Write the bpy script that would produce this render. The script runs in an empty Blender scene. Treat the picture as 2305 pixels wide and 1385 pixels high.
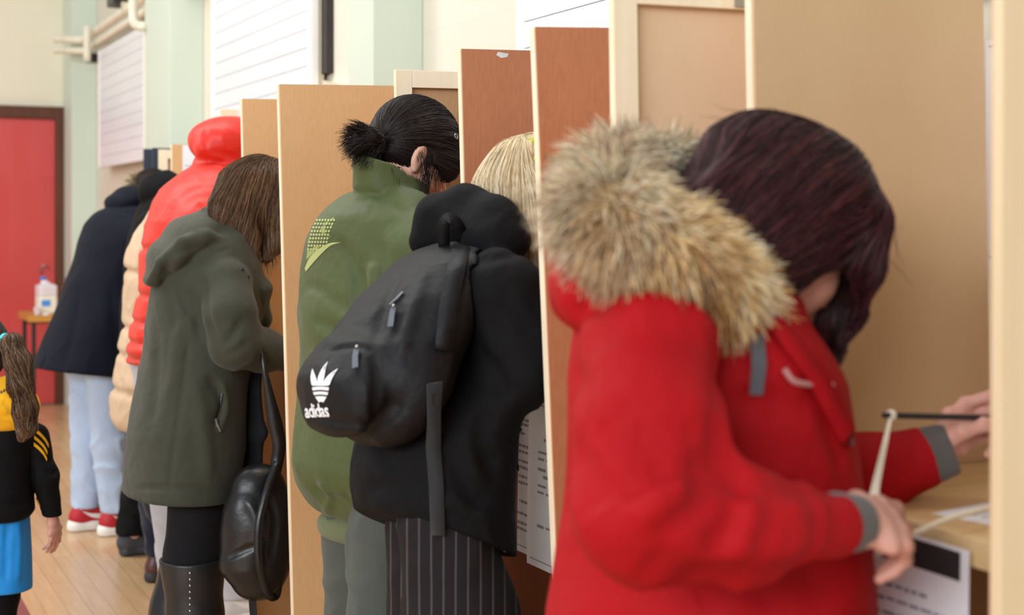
import bpy, bmesh, math, random
import numpy as np
from mathutils import Vector, Matrix

# ------------------------------------------------------------------ camera, world, lights, exposure
SC = bpy.context.scene
COL = SC.collection
RES = 1.0                      # 1 = full detail of the modelled surfaces
FPX, CX, HY, CAMZ = 3260.0, 1152.5, 490.0, 1.40   # focal length and horizon of a 2305 px wide frame
TH = math.radians(25.74)       # angle between the viewing direction and the row of booths
ST, CT = math.sin(TH), math.cos(TH)
# world: x towards the long wall, y along the row of booths (away), z up
cam_data = bpy.data.cameras.new('camera')
cam = bpy.data.objects.new('camera', cam_data)
COL.objects.link(cam)
cam.location = (0, 0, CAMZ)
cam.rotation_euler = (math.radians(90), 0, -TH)
cam_data.sensor_fit = 'HORIZONTAL'
cam_data.sensor_width = 36.0
cam_data.lens = 36.0 * FPX / 2305.0
cam_data.shift_y = -(692.5 - HY) / 2305.0
cam_data.clip_start = 0.05
cam_data.dof.use_dof = True
cam_data.dof.focus_distance = 3.35
cam_data.dof.aperture_fstop = 3.4
SC.camera = cam

world = bpy.data.worlds.new('hall_light')
SC.world = world
world.use_nodes = True
bg = world.node_tree.nodes['Background']
bg.inputs['Color'].default_value = (0.95, 0.975, 1.0, 1)
bg.inputs['Strength'].default_value = 0.36

def area_light(name, loc, target, sx, sy, power, color):
    ld = bpy.data.lights.new(name, 'AREA')
    ld.shape = 'RECTANGLE'; ld.size = sx; ld.size_y = sy
    ld.energy = power; ld.color = color
    o = bpy.data.objects.new(name, ld); COL.objects.link(o)
    o.location = loc
    d = Vector(target) - Vector(loc)
    o.rotation_euler = d.to_track_quat('-Z', 'Y').to_euler()
    return o
# tall hall windows opposite the booths, and the ceiling lamps
area_light('daylight_window', (-6.0, -2.2, 3.7), (1.2, 3.6, 1.0), 7.0, 2.4, 550, (0.95, 0.975, 1.0))
area_light('ceiling_lamp', (-0.8, 6.0, 5.2), (0.2, 5.0, 0.0), 1.6, 9.0, 300, (1.0, 0.97, 0.92))

SC.view_settings.view_transform = 'Standard'
SC.view_settings.look = 'None'
SC.view_settings.exposure = 0.30
SC.view_settings.gamma = 1.0
SC.view_settings.use_curve_mapping = False

# ------------------------------------------------------------------ pixels <-> room
def ray_dir(px, py):
    a = (px - CX) / FPX
    return np.array([ST + CT * a, CT - ST * a, (HY - py) / FPX])
CAM = np.array([0.0, 0.0, CAMZ])
def at(px, py, s):
    """room point seen at a pixel, at the depth where one metre is s pixels"""
    return CAM + ray_dir(px, py) * (FPX / s)
def on_x(px, py, x):
    r = ray_dir(px, py); return CAM + r * (x / r[0])
def on_y(px, py, y):
    r = ray_dir(px, py); return CAM + r * (y / r[1])
def on_z(px, py, z):
    r = ray_dir(px, py); return CAM + r * ((z - CAMZ) / r[2])

# ------------------------------------------------------------------ materials
def lin(c):
    return tuple(((v / 255.0) / 12.92 if v / 255.0 <= 0.04045 else ((v / 255.0 + 0.055) / 1.055) ** 2.4) for v in c[:3]) + (1.0,)
MATS = {}
class NT:
    def __init__(self, name):
        self.m = bpy.data.materials.new(name); self.m.use_nodes = True
        self.t = self.m.node_tree; self.b = self.t.nodes['Principled BSDF']
    def n(self, typ, **kw):
        nd = self.t.nodes.new(typ)
        for k, v in kw.items():
            if k in nd.inputs.keys(): nd.inputs[k].default_value = v
            else: setattr(nd, k, v)
        return nd
    def l(self, a, b): self.t.links.new(a, b)
    def coords(self, scale=(1, 1, 1), rot=(0, 0, 0)):
        tc = self.n('ShaderNodeTexCoord'); mp = self.n('ShaderNodeMapping')
        mp.inputs['Scale'].default_value = scale; mp.inputs['Rotation'].default_value = rot
        self.l(tc.outputs['Object'], mp.inputs['Vector']); return mp.outputs['Vector']
    def noise(self, vec, scale, detail=4, rough=0.55):
        nd = self.n('ShaderNodeTexNoise', Scale=scale, Detail=detail, Roughness=rough)
        self.l(vec, nd.inputs['Vector']); return nd.outputs['Fac']
    def ramp(self, fac, stops):
        r = self.n('ShaderNodeValToRGB'); e = r.color_ramp.elements
        while len(e) < len(stops): e.new(0.5)
        for el, (p, c) in zip(e, stops): el.position = p; el.color = c
        self.l(fac, r.inputs['Fac']); return r.outputs['Color']
    def mix(self, fac, a, b, blend='MIX'):
        m = self.n('ShaderNodeMixRGB', blend_type=blend)
        for s, v in (('Fac', fac), ('Color1', a), ('Color2', b)):
            if hasattr(v, 'is_linked'): self.l(v, m.inputs[s])
            else: m.inputs[s].default_value = v
        return m.outputs['Color']
    def bump(self, h, strength=0.2, dist=0.01):
        b = self.n('ShaderNodeBump', Strength=strength, Distance=dist)
        self.l(h, b.inputs['Height']); self.l(b.outputs['Normal'], self.b.inputs['Normal'])
    def base(self, v):
        if hasattr(v, 'is_linked'): self.l(v, self.b.inputs['Base Color'])
        else: self.b.inputs['Base Color'].default_value = v
    def set(self, **kw):
        for k, v in kw.items(): self.b.inputs[k.replace('_', ' ')].default_value = v

def shade(c, k): return tuple(min(1.0, v * k) for v in c[:3]) + (1.0,)

def plain(name, rgb, rough=0.5, var=0.06, scale=6.0, bump=0.0, bscale=60.0, metal=0.0, sheen=0.0, coat=0.0, spec=0.5, stretch=(1, 1, 1), bdist=0.003):
    if name in MATS: return MATS[name]
    k = NT(name); c = lin(rgb)
    v = k.coords(stretch)
    n1 = k.noise(v, scale)
    k.base(k.ramp(n1, [(0.3, shade(c, 1 - var)), (0.7, shade(c, 1 + var))]))
    k.set(Roughness=rough, Metallic=metal)
    k.b.inputs['Specular IOR Level'].default_value = spec
    if sheen: k.b.inputs['Sheen Weight'].default_value = sheen
    if coat: k.b.inputs['Coat Weight'].default_value = coat
    if bump: k.bump(k.noise(v, bscale, 3), bump, bdist)
    MATS[name] = k.m
    return k.m

def wood(name, c1, c2, rough=0.45, grain=(26, 26, 1.3), knots=False, spec=0.3):
    if name in MATS: return MATS[name]
    k = NT(name); v = k.coords(grain)
    n1 = k.noise(v, 1.6, 6, 0.6)
    col = k.ramp(n1, [(0.3, lin(c1)), (0.72, lin(c2))])
    if knots:
        v2 = k.coords((9, 9, 3.2)); vo = k.n('ShaderNodeTexVoronoi', Scale=1.0); k.l(v2, vo.inputs['Vector'])
        f = k.ramp(vo.outputs['Distance'], [(0.05, (1, 1, 1, 1)), (0.12, (0, 0, 0, 1))])
        col = k.mix(f, col, lin((176, 132, 84)))
    k.base(col); k.set(Roughness=rough)
    k.b.inputs['Specular IOR Level'].default_value = spec
    k.bump(n1, 0.06, 0.002)
    MATS[name] = k.m; return k.m

def board(name, c1, c2, c3, rough=0.5, spec=0.3, fib=0.35):
    """hardboard or plywood sheet: cloudy tone, fine fibres, a few scuffs"""
    if name in MATS: return MATS[name]
    k = NT(name); v = k.coords((1, 1, 0.6))
    a = k.noise(v, 3.5, 5); b = k.noise(k.coords((60, 60, 9)), 3.0, 4)
    col = k.ramp(a, [(0.32, lin(c1)), (0.68, lin(c2))])
    col = k.mix(k.ramp(b, [(0.42, (0, 0, 0, 1)), (0.62, (fib, fib, fib, 1))]), col, lin(c3))
    sc = k.noise(k.coords((2, 2, 7)), 6.0, 2)
    col = k.mix(k.ramp(sc, [(0.77, (0, 0, 0, 1)), (0.80, (0.5, 0.5, 0.5, 1))]), col, shade(lin(c1), 0.6))
    k.base(col); k.set(Roughness=rough)
    k.b.inputs['Specular IOR Level'].default_value = spec
    k.bump(b, 0.04, 0.0005)
    MATS[name] = k.m; return k.m

# ------------------------------------------------------------------ objects
def tag(o, label=None, cat=None, group=None, kind=None):
    if label: o['label'] = label
    if cat: o['category'] = cat
    if group: o['group'] = group
    if kind: o['kind'] = kind
    return o
def link(name, me, mat=None, parent=None):
    o = bpy.data.objects.new(name, me); COL.objects.link(o)
    if mat is not None: me.materials.append(mat)
    if parent is not None: o.parent = parent
    return o
def empty(name, loc=(0, 0, 0), rz=0.0, label=None, cat=None, group=None):
    o = bpy.data.objects.new(name, None); COL.objects.link(o)
    o.empty_display_size = 0.1
    o.location = loc; o.rotation_euler = (0, 0, rz)
    return tag(o, label, cat, group)
def from_np(name, V, Fq, mat=None, parent=None, smooth=True, cols=None):
    me = bpy.data.meshes.new(name)
    V = np.asarray(V, dtype=np.float32)
    if isinstance(Fq, np.ndarray):
        n, k = Fq.shape
        me.vertices.add(len(V)); me.vertices.foreach_set('co', V.ravel())
        me.loops.add(n * k); me.loops.foreach_set('vertex_index', Fq.astype(np.int32).ravel())
        me.polygons.add(n)
        me.polygons.foreach_set('loop_start', np.arange(0, n * k, k, dtype=np.int32))
        me.update(calc_edges=True)
    else:
        me.from_pydata([tuple(map(float, v)) for v in V], [], Fq); me.update()
    me.polygons.foreach_set('use_smooth', np.full(len(me.polygons), smooth, dtype=bool))
    if cols is not None:
        at_ = me.color_attributes.new('tone', 'FLOAT_COLOR', 'POINT')
        at_.data.foreach_set('color', np.asarray(cols, dtype=np.float32).ravel())
    me.validate()
    return link(name, me, mat, parent)

class MB:
    """collects bevelled boxes, tubes and prisms into one mesh"""
    def __init__(self): self.bm = bmesh.new()
    def box(self, lo, hi, bev=0.0, mat=None):
        lo = Vector(lo); hi = Vector(hi); c = (lo + hi) / 2; d = hi - lo
        M = Matrix.Translation(c) @ Matrix.Diagonal((d.x, d.y, d.z, 1))
        if mat is not None: M = mat @ M
        r = bmesh.ops.create_cube(self.bm, size=1.0, matrix=M)
        if bev > 0:
            es = list({e for v in r['verts'] for e in v.link_edges})
            bmesh.ops.bevel(self.bm, geom=es, offset=bev, segments=2, profile=0.6, affect='EDGES')
        return self
    def tube(self, pts, rad, seg=12, cap=True):
        pts = [Vector(p) for p in pts]; n = len(pts)
        rad = rad if isinstance(rad, (list, tuple)) else [rad] * n
        t0 = (pts[1] - pts[0]).normalized()
        up = Vector((0, 0, 1)) if abs(t0.z) < 0.9 else Vector((1, 0, 0))
        nrm = (up - t0 * up.dot(t0)).normalized(); rings = []
        for i, p in enumerate(pts):
            t = (pts[min(i + 1, n - 1)] - pts[max(i - 1, 0)]).normalized()
            nrm = (nrm - t * nrm.dot(t)).normalized(); b = t.cross(nrm)
            rings.append([self.bm.verts.new(p + (nrm * math.cos(a) + b * math.sin(a)) * rad[i])
                          for a in (2 * math.pi * j / seg for j in range(seg))])
        for a, b in zip(rings, rings[1:]):
            for j in range(seg):
                self.bm.faces.new((a[j], a[(j + 1) % seg], b[(j + 1) % seg], b[j]))
        if cap:
            self.bm.faces.new(rings[0][::-1]); self.bm.faces.new(rings[-1])
        return self
    def lathe(self, prof, c=(0, 0, 0), seg=24, M=None):
        rings = []
        for r, z in prof:
            ring = []
            for j in range(seg):
                a = 2 * math.pi * j / seg
                v = Vector((c[0] + r * math.cos(a), c[1] + r * math.sin(a), c[2] + z))
                ring.append(self.bm.verts.new(M @ v if M is not None else v))
            rings.append(ring)
        for a, b in zip(rings, rings[1:]):
            for j in range(seg): self.bm.faces.new((a[j], a[(j + 1) % seg], b[(j + 1) % seg], b[j]))
        self.bm.faces.new(rings[0][::-1]); self.bm.faces.new(rings[-1])
        return self
    def strip(self, pts, widths, thick, nrm):
        """flat band along pts; widths perpendicular to path and to nrm"""
        pts = [Vector(p) for p in pts]; n = len(pts)
        widths = widths if isinstance(widths, (list, tuple)) else [widths] * n
        rows = []
        for i, p in enumerate(pts):
            t = (pts[min(i + 1, n - 1)] - pts[max(i - 1, 0)]).normalized()
            nn = Vector(nrm[i]) if isinstance(nrm, list) else Vector(nrm)
            nn = (nn - t * nn.dot(t)).normalized(); s = t.cross(nn) * widths[i] / 2; h = nn * thick / 2
            rows.append([self.bm.verts.new(q) for q in (p - s - h, p + s - h, p + s + h, p - s + h)])
        for a, b in zip(rows, rows[1:]):
            for j in range(4): self.bm.faces.new((a[j], a[(j + 1) % 4], b[(j + 1) % 4], b[j]))
        self.bm.faces.new(rows[0][::-1]); self.bm.faces.new(rows[-1]); return self
    def prism(self, poly, h, M):
        """polygon in local xy, thickness h in local z, placed by matrix M"""
        a = [self.bm.verts.new(M @ Vector((x, y, 0))) for x, y in poly]
        b = [self.bm.verts.new(M @ Vector((x, y, h))) for x, y in poly]
        n = len(poly)
        self.bm.faces.new(a[::-1]); self.bm.faces.new(b)
        for j in range(n): self.bm.faces.new((a[j], a[(j + 1) % n], b[(j + 1) % n], b[j]))
        return self
    def build(self, name, mat=None, parent=None, smooth=False):
        bmesh.ops.recalc_face_normals(self.bm, faces=self.bm.faces)
        me = bpy.data.meshes.new(name); self.bm.to_mesh(me); self.bm.free()
        if smooth: me.polygons.foreach_set('use_smooth', np.ones(len(me.polygons), dtype=bool))
        return link(name, me, mat, parent)
def smooth_path(pts, n=8):
    """Catmull-Rom through the points"""
    P = [np.array(p, dtype=float) for p in pts]; out = []
    Q = [2 * P[0] - P[1]] + P + [2 * P[-1] - P[-2]]
    for i in range(1, len(Q) - 2):
        for k in range(n):
            t = k / n; a, b, c, d = Q[i - 1:i + 3]
            out.append(0.5 * (2 * b + (c - a) * t + (2 * a - 5 * b + 4 * c - d) * t * t + (3 * b - a - 3 * c + d) * t ** 3))
    out.append(P[-1]); return out
# ------------------------------------------------------------------ the setting
WX, PX_, EY = 1.87, 1.69, None      # long wall, face of its piers
EY = on_z(145, 908, 0.0)[1]         # the end wall stands where its door meets the floor
FL, FH = -7.5, 4.2

def floor_material():
    k = NT('varnished_strip_floor')
    tc = k.n('ShaderNodeTexCoord'); mp = k.n('ShaderNodeMapping')
    mp.inputs['Rotation'].default_value = (0, 0, math.radians(90))
    k.l(tc.outputs['Object'], mp.inputs['Vector']); v = mp.outputs['Vector']
    br = k.n('ShaderNodeTexBrick', Scale=1.0)
    br.inputs['Mortar Size'].default_value = 0.0016
    br.inputs['Mortar Smooth'].default_value = 0.2
    br.inputs['Brick Width'].default_value = 1.15; br.inputs['Row Height'].default_value = 0.074
    br.inputs['Color1'].default_value = lin((206, 172, 132)); br.inputs['Color2'].default_value = lin((190, 154, 112))
    br.inputs['Mortar'].default_value = lin((104, 74, 52)); br.offset = 0.37
    k.l(v, br.inputs['Vector'])
    g = k.noise(k.coords((34, 2.2, 1)), 1.4, 6, 0.6)
    c = k.mix(0.45, br.outputs['Color'], k.ramp(g, [(0.3, lin((182, 146, 106))), (0.7, lin((216, 184, 144)))]))
    big = k.noise(k.coords((1, 1, 1)), 0.9, 2)
    c = k.mix(k.ramp(big, [(0.35, (0.25, 0.25, 0.25, 1)), (0.65, (0, 0, 0, 1))]), c, lin((192, 142, 110)))
    k.base(c); k.set(Roughness=0.23); k.b.inputs['Specular IOR Level'].default_value = 0.5
    rr = k.n('ShaderNodeMapRange'); k.l(k.noise(k.coords((3, 3, 3)), 2.0, 4), rr.inputs['Value'])
    rr.inputs['To Min'].default_value = 0.16; rr.inputs['To Max'].default_value = 0.34
    k.l(rr.outputs['Result'], k.b.inputs['Roughness'])
    k.bump(br.outputs['Fac'], 0.1, 0.001)
    return k.m
tag(MB().box((FL, -1.0, -0.1), (WX + 0.4, EY + 0.4, 0.0)).build('floor', floor_material()), kind='structure')

def block_wall_material(name, c, mortar, off=0.04):
    k = NT(name)
    tc = k.n('ShaderNodeTexCoord'); sp = k.n('ShaderNodeSeparateXYZ'); cb = k.n('ShaderNodeCombineXYZ')
    k.l(tc.outputs['Object'], sp.inputs[0])
    ad = k.n('ShaderNodeMath', operation='ADD'); k.l(sp.outputs['X'], ad.inputs[0]); k.l(sp.outputs['Y'], ad.inputs[1])
    k.l(ad.outputs[0], cb.inputs['X']); k.l(sp.outputs['Z'], cb.inputs['Y'])
    br = k.n('ShaderNodeTexBrick', Scale=1.0)
    br.inputs['Mortar Size'].default_value = 0.004; br.inputs['Brick Width'].default_value = 0.46
    br.inputs['Row Height'].default_value = 0.225; br.inputs['Mortar Smooth'].default_value = 0.6
    br.inputs['Color1'].default_value = lin(c); br.inputs['Color2'].default_value = shade(lin(c), 0.975)
    br.inputs['Mortar'].default_value = lin(mortar)
    k.l(cb.outputs[0], br.inputs['Vector'])
    n = k.noise(k.coords((1, 1, 1)), 1.2, 4)
    k.base(k.mix(k.ramp(n, [(0.4, (0, 0, 0, 1)), (0.75, (0.5, 0.5, 0.5, 1))]), br.outputs['Color'], shade(lin(c), 0.94)))
    k.set(Roughness=0.55)
    k.bump(br.outputs['Fac'], -0.15, 0.003)
    return k.m
CREAM = block_wall_material('cream_painted_block', (236, 229, 208), (231, 223, 202))
CREAM2 = block_wall_material('pale_cream_painted_block', (226, 220, 205), (221, 214, 199))
MINT = plain('mint_green_paint', (206, 219, 204), 0.5, 0.02, 2.0, 0.05, 30)
tag(MB().box((PX_, -1.0, 0), (WX + 0.4, EY, FH)).build('wall_right_core', None), kind='structure')
bpy.data.objects.remove(bpy.data.objects['wall_right_core'])
tag(MB().box((WX, -1.0, 0), (WX + 0.3, EY + 0.3, FH)).build('wall_right', CREAM2), kind='structure')
tag(MB().box((FL, EY, 0), (WX, EY + 0.3, FH)).build('wall_end', CREAM), kind='structure')
# mint piers on the long wall (the last one fills the corner)
def pier(i, y0, y1):
    m = MB().box((PX_, y0, 0), (WX - 0.0005, y1, FH), 0.004)
    tag(m.build('trim_%d' % i, MINT), kind='structure')
y_a = on_x(840, 300, PX_)[1]; y_b = on_x(783, 300, PX_)[1]
pier(1, y_a, y_b)
y_c = on_x(382, 300, PX_)[1]; y_d = on_x(326, 300, PX_)[1]
pier(2, y_c, y_d)
pier(3, EY - 0.42, EY - 0.0005)
pier(4, 1.05, 1.35)
DARKBASE = plain('dark_skirting', (66, 58, 54), 0.5, 0.08)
tag(MB().box((WX - 0.016, y_b + 0.01, 0), (WX - 0.0005, EY - 0.43, 0.1), 0.003).build('baseboard_right', DARKBASE), kind='structure')

# red door in its brown frame
DOOR_R = plain('red_gloss_door_paint', (204, 70, 70), 0.34, 0.05, 2.0, 0.03, 20, spec=0.6, coat=0.25)
FRAME_B = wood('brown_varnished_frame', (104, 66, 46), (82, 50, 36), 0.4, (30, 30, 1.5))
d_r = on_y(123, 300, EY)[0]; f_r = on_y(143, 300, EY)[0]
z_t = on_y(100, 268, EY)[2]; z_f = on_y(100, 241, EY)[2]
d_l = d_r - 1.75
dr = empty('door_1', ((d_l + d_r) / 2, EY, 0)); dr['kind'] = 'structure'
def relbox(lo, hi, org, bev=0.0): return MB().box([a - b for a, b in zip(lo, org)], [a - b for a, b in zip(hi, org)], bev)
og = ((d_l + d_r) / 2, EY, 0)
mid = (d_l + d_r) / 2
relbox((mid + 0.003, EY - 0.045, 0.012), (d_r - 0.003, EY - 0.004, z_t - 0.003), og, 0.003).build('leaf', DOOR_R, dr)
relbox((d_l + 0.003, EY - 0.045, 0.012), (mid - 0.003, EY - 0.004, z_t - 0.003), og, 0.003).build('leaf', DOOR_R, dr)
relbox((d_r, EY - 0.075, 0), (f_r, EY - 0.001, z_f), og, 0.004).build('jamb', FRAME_B, dr)
relbox((d_l - 0.07, EY - 0.075, 0), (d_l, EY - 0.001, z_f), og, 0.004).build('jamb', FRAME_B, dr)
relbox((d_l, EY - 0.075, z_t), (d_r, EY - 0.001, z_f), og, 0.004).build('head_rail', FRAME_B, dr)
STEEL = plain('brushed_steel', (168, 166, 162), 0.35, 0.05, 20, metal=0.9)
hp = [on_y(a, b, EY - 0.05) for a, b in ((93, 618), (93, 600), (104, 598), (108, 604))]
hp = [np.array([p[0] - og[0], -0.05 - 0.03 * (i in (1, 2)), p[2]]) for i, p in enumerate(hp)]
MB().tube(smooth_path(hp, 4), 0.006, 8).build('door_pull', STEEL, dr, True)

# dark red court line on the floor
LINE = plain('maroon_line_paint', (128, 72, 70), 0.3, 0.05, 4)
p0 = on_z(45, 1360, 0); 
lx0, lx1 = on_z(32, 1385, 0)[0], on_z(68, 1385, 0)[0]
tag(MB().box((lx0, 0.5, 0.0002), (lx1, EY - 1.0, 0.0022)).build('trim_5', LINE), kind='structure')

# ------------------------------------------------------------------ white grooved wall panels
def grooved_white():
    k = NT('white_grooved_board')
    tc = k.n('ShaderNodeTexCoord'); sp = k.n('ShaderNodeSeparateXYZ'); k.l(tc.outputs['Object'], sp.inputs[0])
    n = k.noise(k.coords((0.6, 0.6, 3)), 2.0, 3)
    k.base(k.ramp(n, [(0.3, lin((224, 228, 235))), (0.7, lin((232, 235, 240)))]))
    k.set(Roughness=0.4)
    return k.m
WHITE = grooved_white()
TRIMW = plain('white_gloss_trim', (248, 247, 244), 0.35, 0.02)
BEIGE_EDGE = plain('beige_board_edge', (206, 196, 172), 0.6, 0.05)
GREY_LINE = plain('panel_groove_grey', (206, 206, 208), 0.7, 0.1, 14)
def wall_panel(y0, y1, z0, z1, xf, thick, label, step, tilt=0.0):
    """slatted white board standing a little off the wall; its origin lies at its lower far corner"""
    root = empty('wall_panel', (xf + thick, (y0 + y1) / 2, z0), 0, label, 'wall panel', 'white panels on the long wall')
    hw = (y1 - y0) / 2; H = z1 - z0
    def sh(m, z): return m
    rot = Matrix.Rotation(tilt, 4, 'Y')
    bm = MB()
    z = 0.0; t = thick
    while z < H - 1e-4:
        b = min(z + step, H)
        bm.box((-t + 0.004, -hw + 0.05, z + 0.0012), (-0.001, hw - 0.05, b - 0.0012), 0.0015)
        z = b
    bm.bm.transform(rot); bm.build('slats', WHITE, root)
    b2 = MB().box((-t + 0.010, -hw + 0.048, 0.001), (-0.0015, hw - 0.048, H - 0.001)); b2.bm.transform(rot)
    b2.build('backing', GREY_LINE, root)
    for a, b in ((-hw, -hw + 0.05), (hw - 0.05, hw)):
        e = MB().box((-t, a, 0), (0, b, H), 0.004); e.bm.transform(rot); e.build('edge_trim', TRIMW, root)
    e = MB().box((0.0005, -hw + 0.003, 0.0), (0.022, -hw + 0.02, H)); e.bm.transform(rot); e.build('side_batten', BEIGE_EDGE, root)
    for yy in (-hw * 0.6, hw * 0.6):
        e = MB().box((0.0, yy - 0.02, H * 0.25), (WX - xf - thick, yy + 0.02, H * 0.25 + 0.04)); e.build('bracket', BEIGE_EDGE, root)
    return root
xf1 = WX - 0.10
A0 = on_x(325, 358, xf1); A1 = on_x(220, 380, xf1); A2 = on_x(322, 62, xf1)
wall_panel(A0[1], A1[1], (A0[2] + A1[2]) / 2, on_x(270, 86, xf1)[2], xf1, 0.035,
           'white grooved wall panel below the cream pipes, beside the red door', 0.075, 0.0)
xf2 = WX - 0.075
B0 = on_x(700, 187, xf2); B1 = on_x(474, 260, xf2)
wall_panel(B0[1], B1[1], on_x(560, 262, xf2)[2], 3.1, xf2, 0.034,
           'large white grooved wall panel above the orange puffer jacket', 0.075)
C1 = on_x(1160, 40, xf2)
wall_panel(C1[1] - 2.0, C1[1], 1.80, 3.1, xf2, 0.034,
           'white grooved wall panel above the two red-brown booth dividers', 0.075)
# sloping sill in the gap beside the large panel
m = MB()
s0 = on_x(719, 168, WX - 0.03); s1 = on_x(786, 186, WX - 0.03)
m.prism([(0, 0), (s0[1] - s1[1], 0), (s0[1] - s1[1], s0[2] - s1[2] + 0.0), (0, 0.004)], 0.03,
        Matrix(((0, 0, 1, WX - 0.031), (1, 0, 0, s1[1]), (0, 1, 0, s1[2] - 0.02), (0, 0, 0, 1))))
tag(m.build('trim_6', BEIGE_EDGE), kind='structure')
DARK = plain('dark_gap_shade', (52, 48, 46), 0.8, 0.2, 20)  # shade of the gap between panel and wall, painted as a dark strip
g0 = on_x(718, 0, WX - 0.02); g1 = on_x(733, 168, WX - 0.02)
tag(MB().box((WX - 0.03, on_x(735, 100, WX - .03)[1], s0[2] - 0.0), (WX - 0.0006, on_x(712, 100, WX - .03)[1], 3.1)).build('trim_7', DARK), kind='structure')

# ------------------------------------------------------------------ cream pipes
PIPE = plain('cream_pipe_paint', (232, 226, 208), 0.4, 0.05, 8, 0.05, 40)
BLACKP = plain('black_plastic', (30, 30, 34), 0.4, 0.1)
yp = EY - 0.42 - 0.07
def pipe(name, label, px_pts, r, clips=()):
    root = empty(name, px_pts[0], 0, label, 'pipe', 'heating pipes in the far corner')
    pp = [np.array(p) - np.array(px_pts[0]) for p in px_pts]
    MB().tube(pp, r, 14).build('pipe_run', PIPE, root, True)
    for c in clips:
        c0 = np.array(c) - np.array(px_pts[0])
        MB().box((c0[0] - r - 0.012, c0[1] - 0.012, c0[2] - r - 0.01), (c0[0] + r + 0.03, c0[1] + 0.012, c0[2] + r + 0.01), 0.004).build('pipe_clip', BEIGE_EDGE, root)
    return root
def corner_run(zpx, r, xw):
    za = on_y(130, zpx, yp)[2]
    xl = on_y(121, zpx, yp)[0]
    a = (xl, yp, za); b = (xw - 0.12, yp, za); c = (xw, yp - 0.1, za + 0.01); d = (xw, 5.9, za + 0.05)
    e = (xw, 3.9, za + 0.08)
    return smooth_path([a, ((a[0] + b[0]) / 2, yp, za), b, (xw - 0.03, yp - 0.03, za), c, (xw, yp - 0.6, za + 0.01)], 6) + [d]
r1 = corner_run(88, 0.048, WX - 0.10); r2 = corner_run(113, 0.04, WX - 0.09)
def on_run(r, px):
    best = min(r, key=lambda p: abs(p[0])); return best
pipe('wall_pipe', 'upper of the two cream pipes running round the far corner', r1, 0.029, [(r1[-1][0], 9.2, r1[-2][2] + 0.012), (r1[-1][0], 8.3, r1[-1][2])])
pipe('wall_pipe', 'lower of the two cream pipes running round the far corner', r2, 0.025, [(r2[-1][0], 8.9, r2[-2][2] + 0.015)])
# upright pieces
q0 = on_x(196, 58, WX - 0.17); q1 = on_x(196, 122, WX - 0.17)
pipe('drop_pipe', 'short upright cream pipe crossing both corner pipes', [tuple(q0), (q0[0], q0[1], (q0[2] + q1[2]) / 2), (q0[0], q0[1], q1[2]), (q0[0], q0[1], q1[2] - 0.05)], 0.025)
u = [on_x(a, b, WX - 0.20) for a, b in ((300, -60), (300, 0), (300, 36), (303, 52), (311, 58), (322, 60))]
u = [np.array([u[0][0], p[1], p[2]]) for p in u]
pipe('drop_pipe', 'cream pipe elbow dropping in front of the white panel by the pier', smooth_path(u, 5), 0.028)
b0 = on_x(206, 131, WX - 0.12)
tag(MB().box((b0[0] - .03, b0[1] - .06, b0[2] - .03), (WX - 0.002, b0[1] + .06, b0[2] + .03), 0.012).build('valve_block', BLACKP), 'small black valve block under the corner pipes', 'valve')
b1 = on_x(258, 6, WX - 0.12)
tag(MB().box((b1[0] - .03, b1[1] - .12, b1[2] - .02), (WX - 0.002, b1[1] + .12, b1[2] + .06), 0.012).build('valve_block', BLACKP), 'black fitting above the upper cream pipe', 'fitting')
# round black bell seen edge-on by the pier
bell_c = on_x(325, 157, WX - 0.04)
M = Matrix.Translation(bell_c) @ Matrix.Rotation(math.radians(90), 4, 'Y')
rt = empty('wall_bell', (WX - 0.037, bell_c[1], bell_c[2]), 0, 'round black alarm bell on the far side of the mint pier', 'bell')
M = Matrix.Rotation(math.radians(-90), 4, 'Y') @ Matrix.Scale(0.72, 4)
MB().lathe([(0.03, -0.05), (0.035, 0.0), (0.11, 0.005), (0.115, 0.02), (0.09, 0.05), (0.04, 0.065), (0.002, 0.068)], seg=28, M=M).build('bell_dome', BLACKP, rt, True)
MB().lathe([(0.012, 0.066), (0.012, 0.078), (0.002, 0.08)], seg=12, M=M).build('red_stud', plain('dull_red', (150, 60, 60), 0.5), rt, True)
# ------------------------------------------------------------------ voting booth dividers
PLY = board('tan_hardboard', (214, 168, 120), (224, 180, 132), (206, 158, 110), 0.42)
PLYR = board('red_brown_hardboard', (176, 114, 80), (188, 126, 92), (164, 102, 70), 0.45)
PLYP = board('pale_brown_hardboard', (206, 172, 132), (214, 182, 142), (196, 162, 122), 0.55, 0.3, 0.1)
PLYP2 = board('light_brown_hardboard', (222, 190, 158), (230, 200, 168), (212, 180, 148), 0.55, 0.3, 0.1)
PLYD = board('dull_brown_hardboard', (180, 142, 104), (192, 154, 116), (168, 130, 94), 0.5)
PINE = wood('pale_pine_batten', (250, 236, 210), (244, 224, 190), 0.45, (30, 30, 1.6), True)
PINE2 = wood('yellow_pine_batten', (232, 210, 174), (224, 198, 158), 0.45, (30, 30, 1.6), True)
NAVYP = plain('navy_painted_board', (46, 54, 72), 0.5, 0.08)
PAPER = plain('white_paper', (240, 240, 246), 0.6, 0.01)
INK = plain('grey_print', (150, 150, 164), 0.7, 0.1)
INKD = plain('black_print', (44, 40, 44), 0.7, 0.1)
TH_ = 0.020
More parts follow.
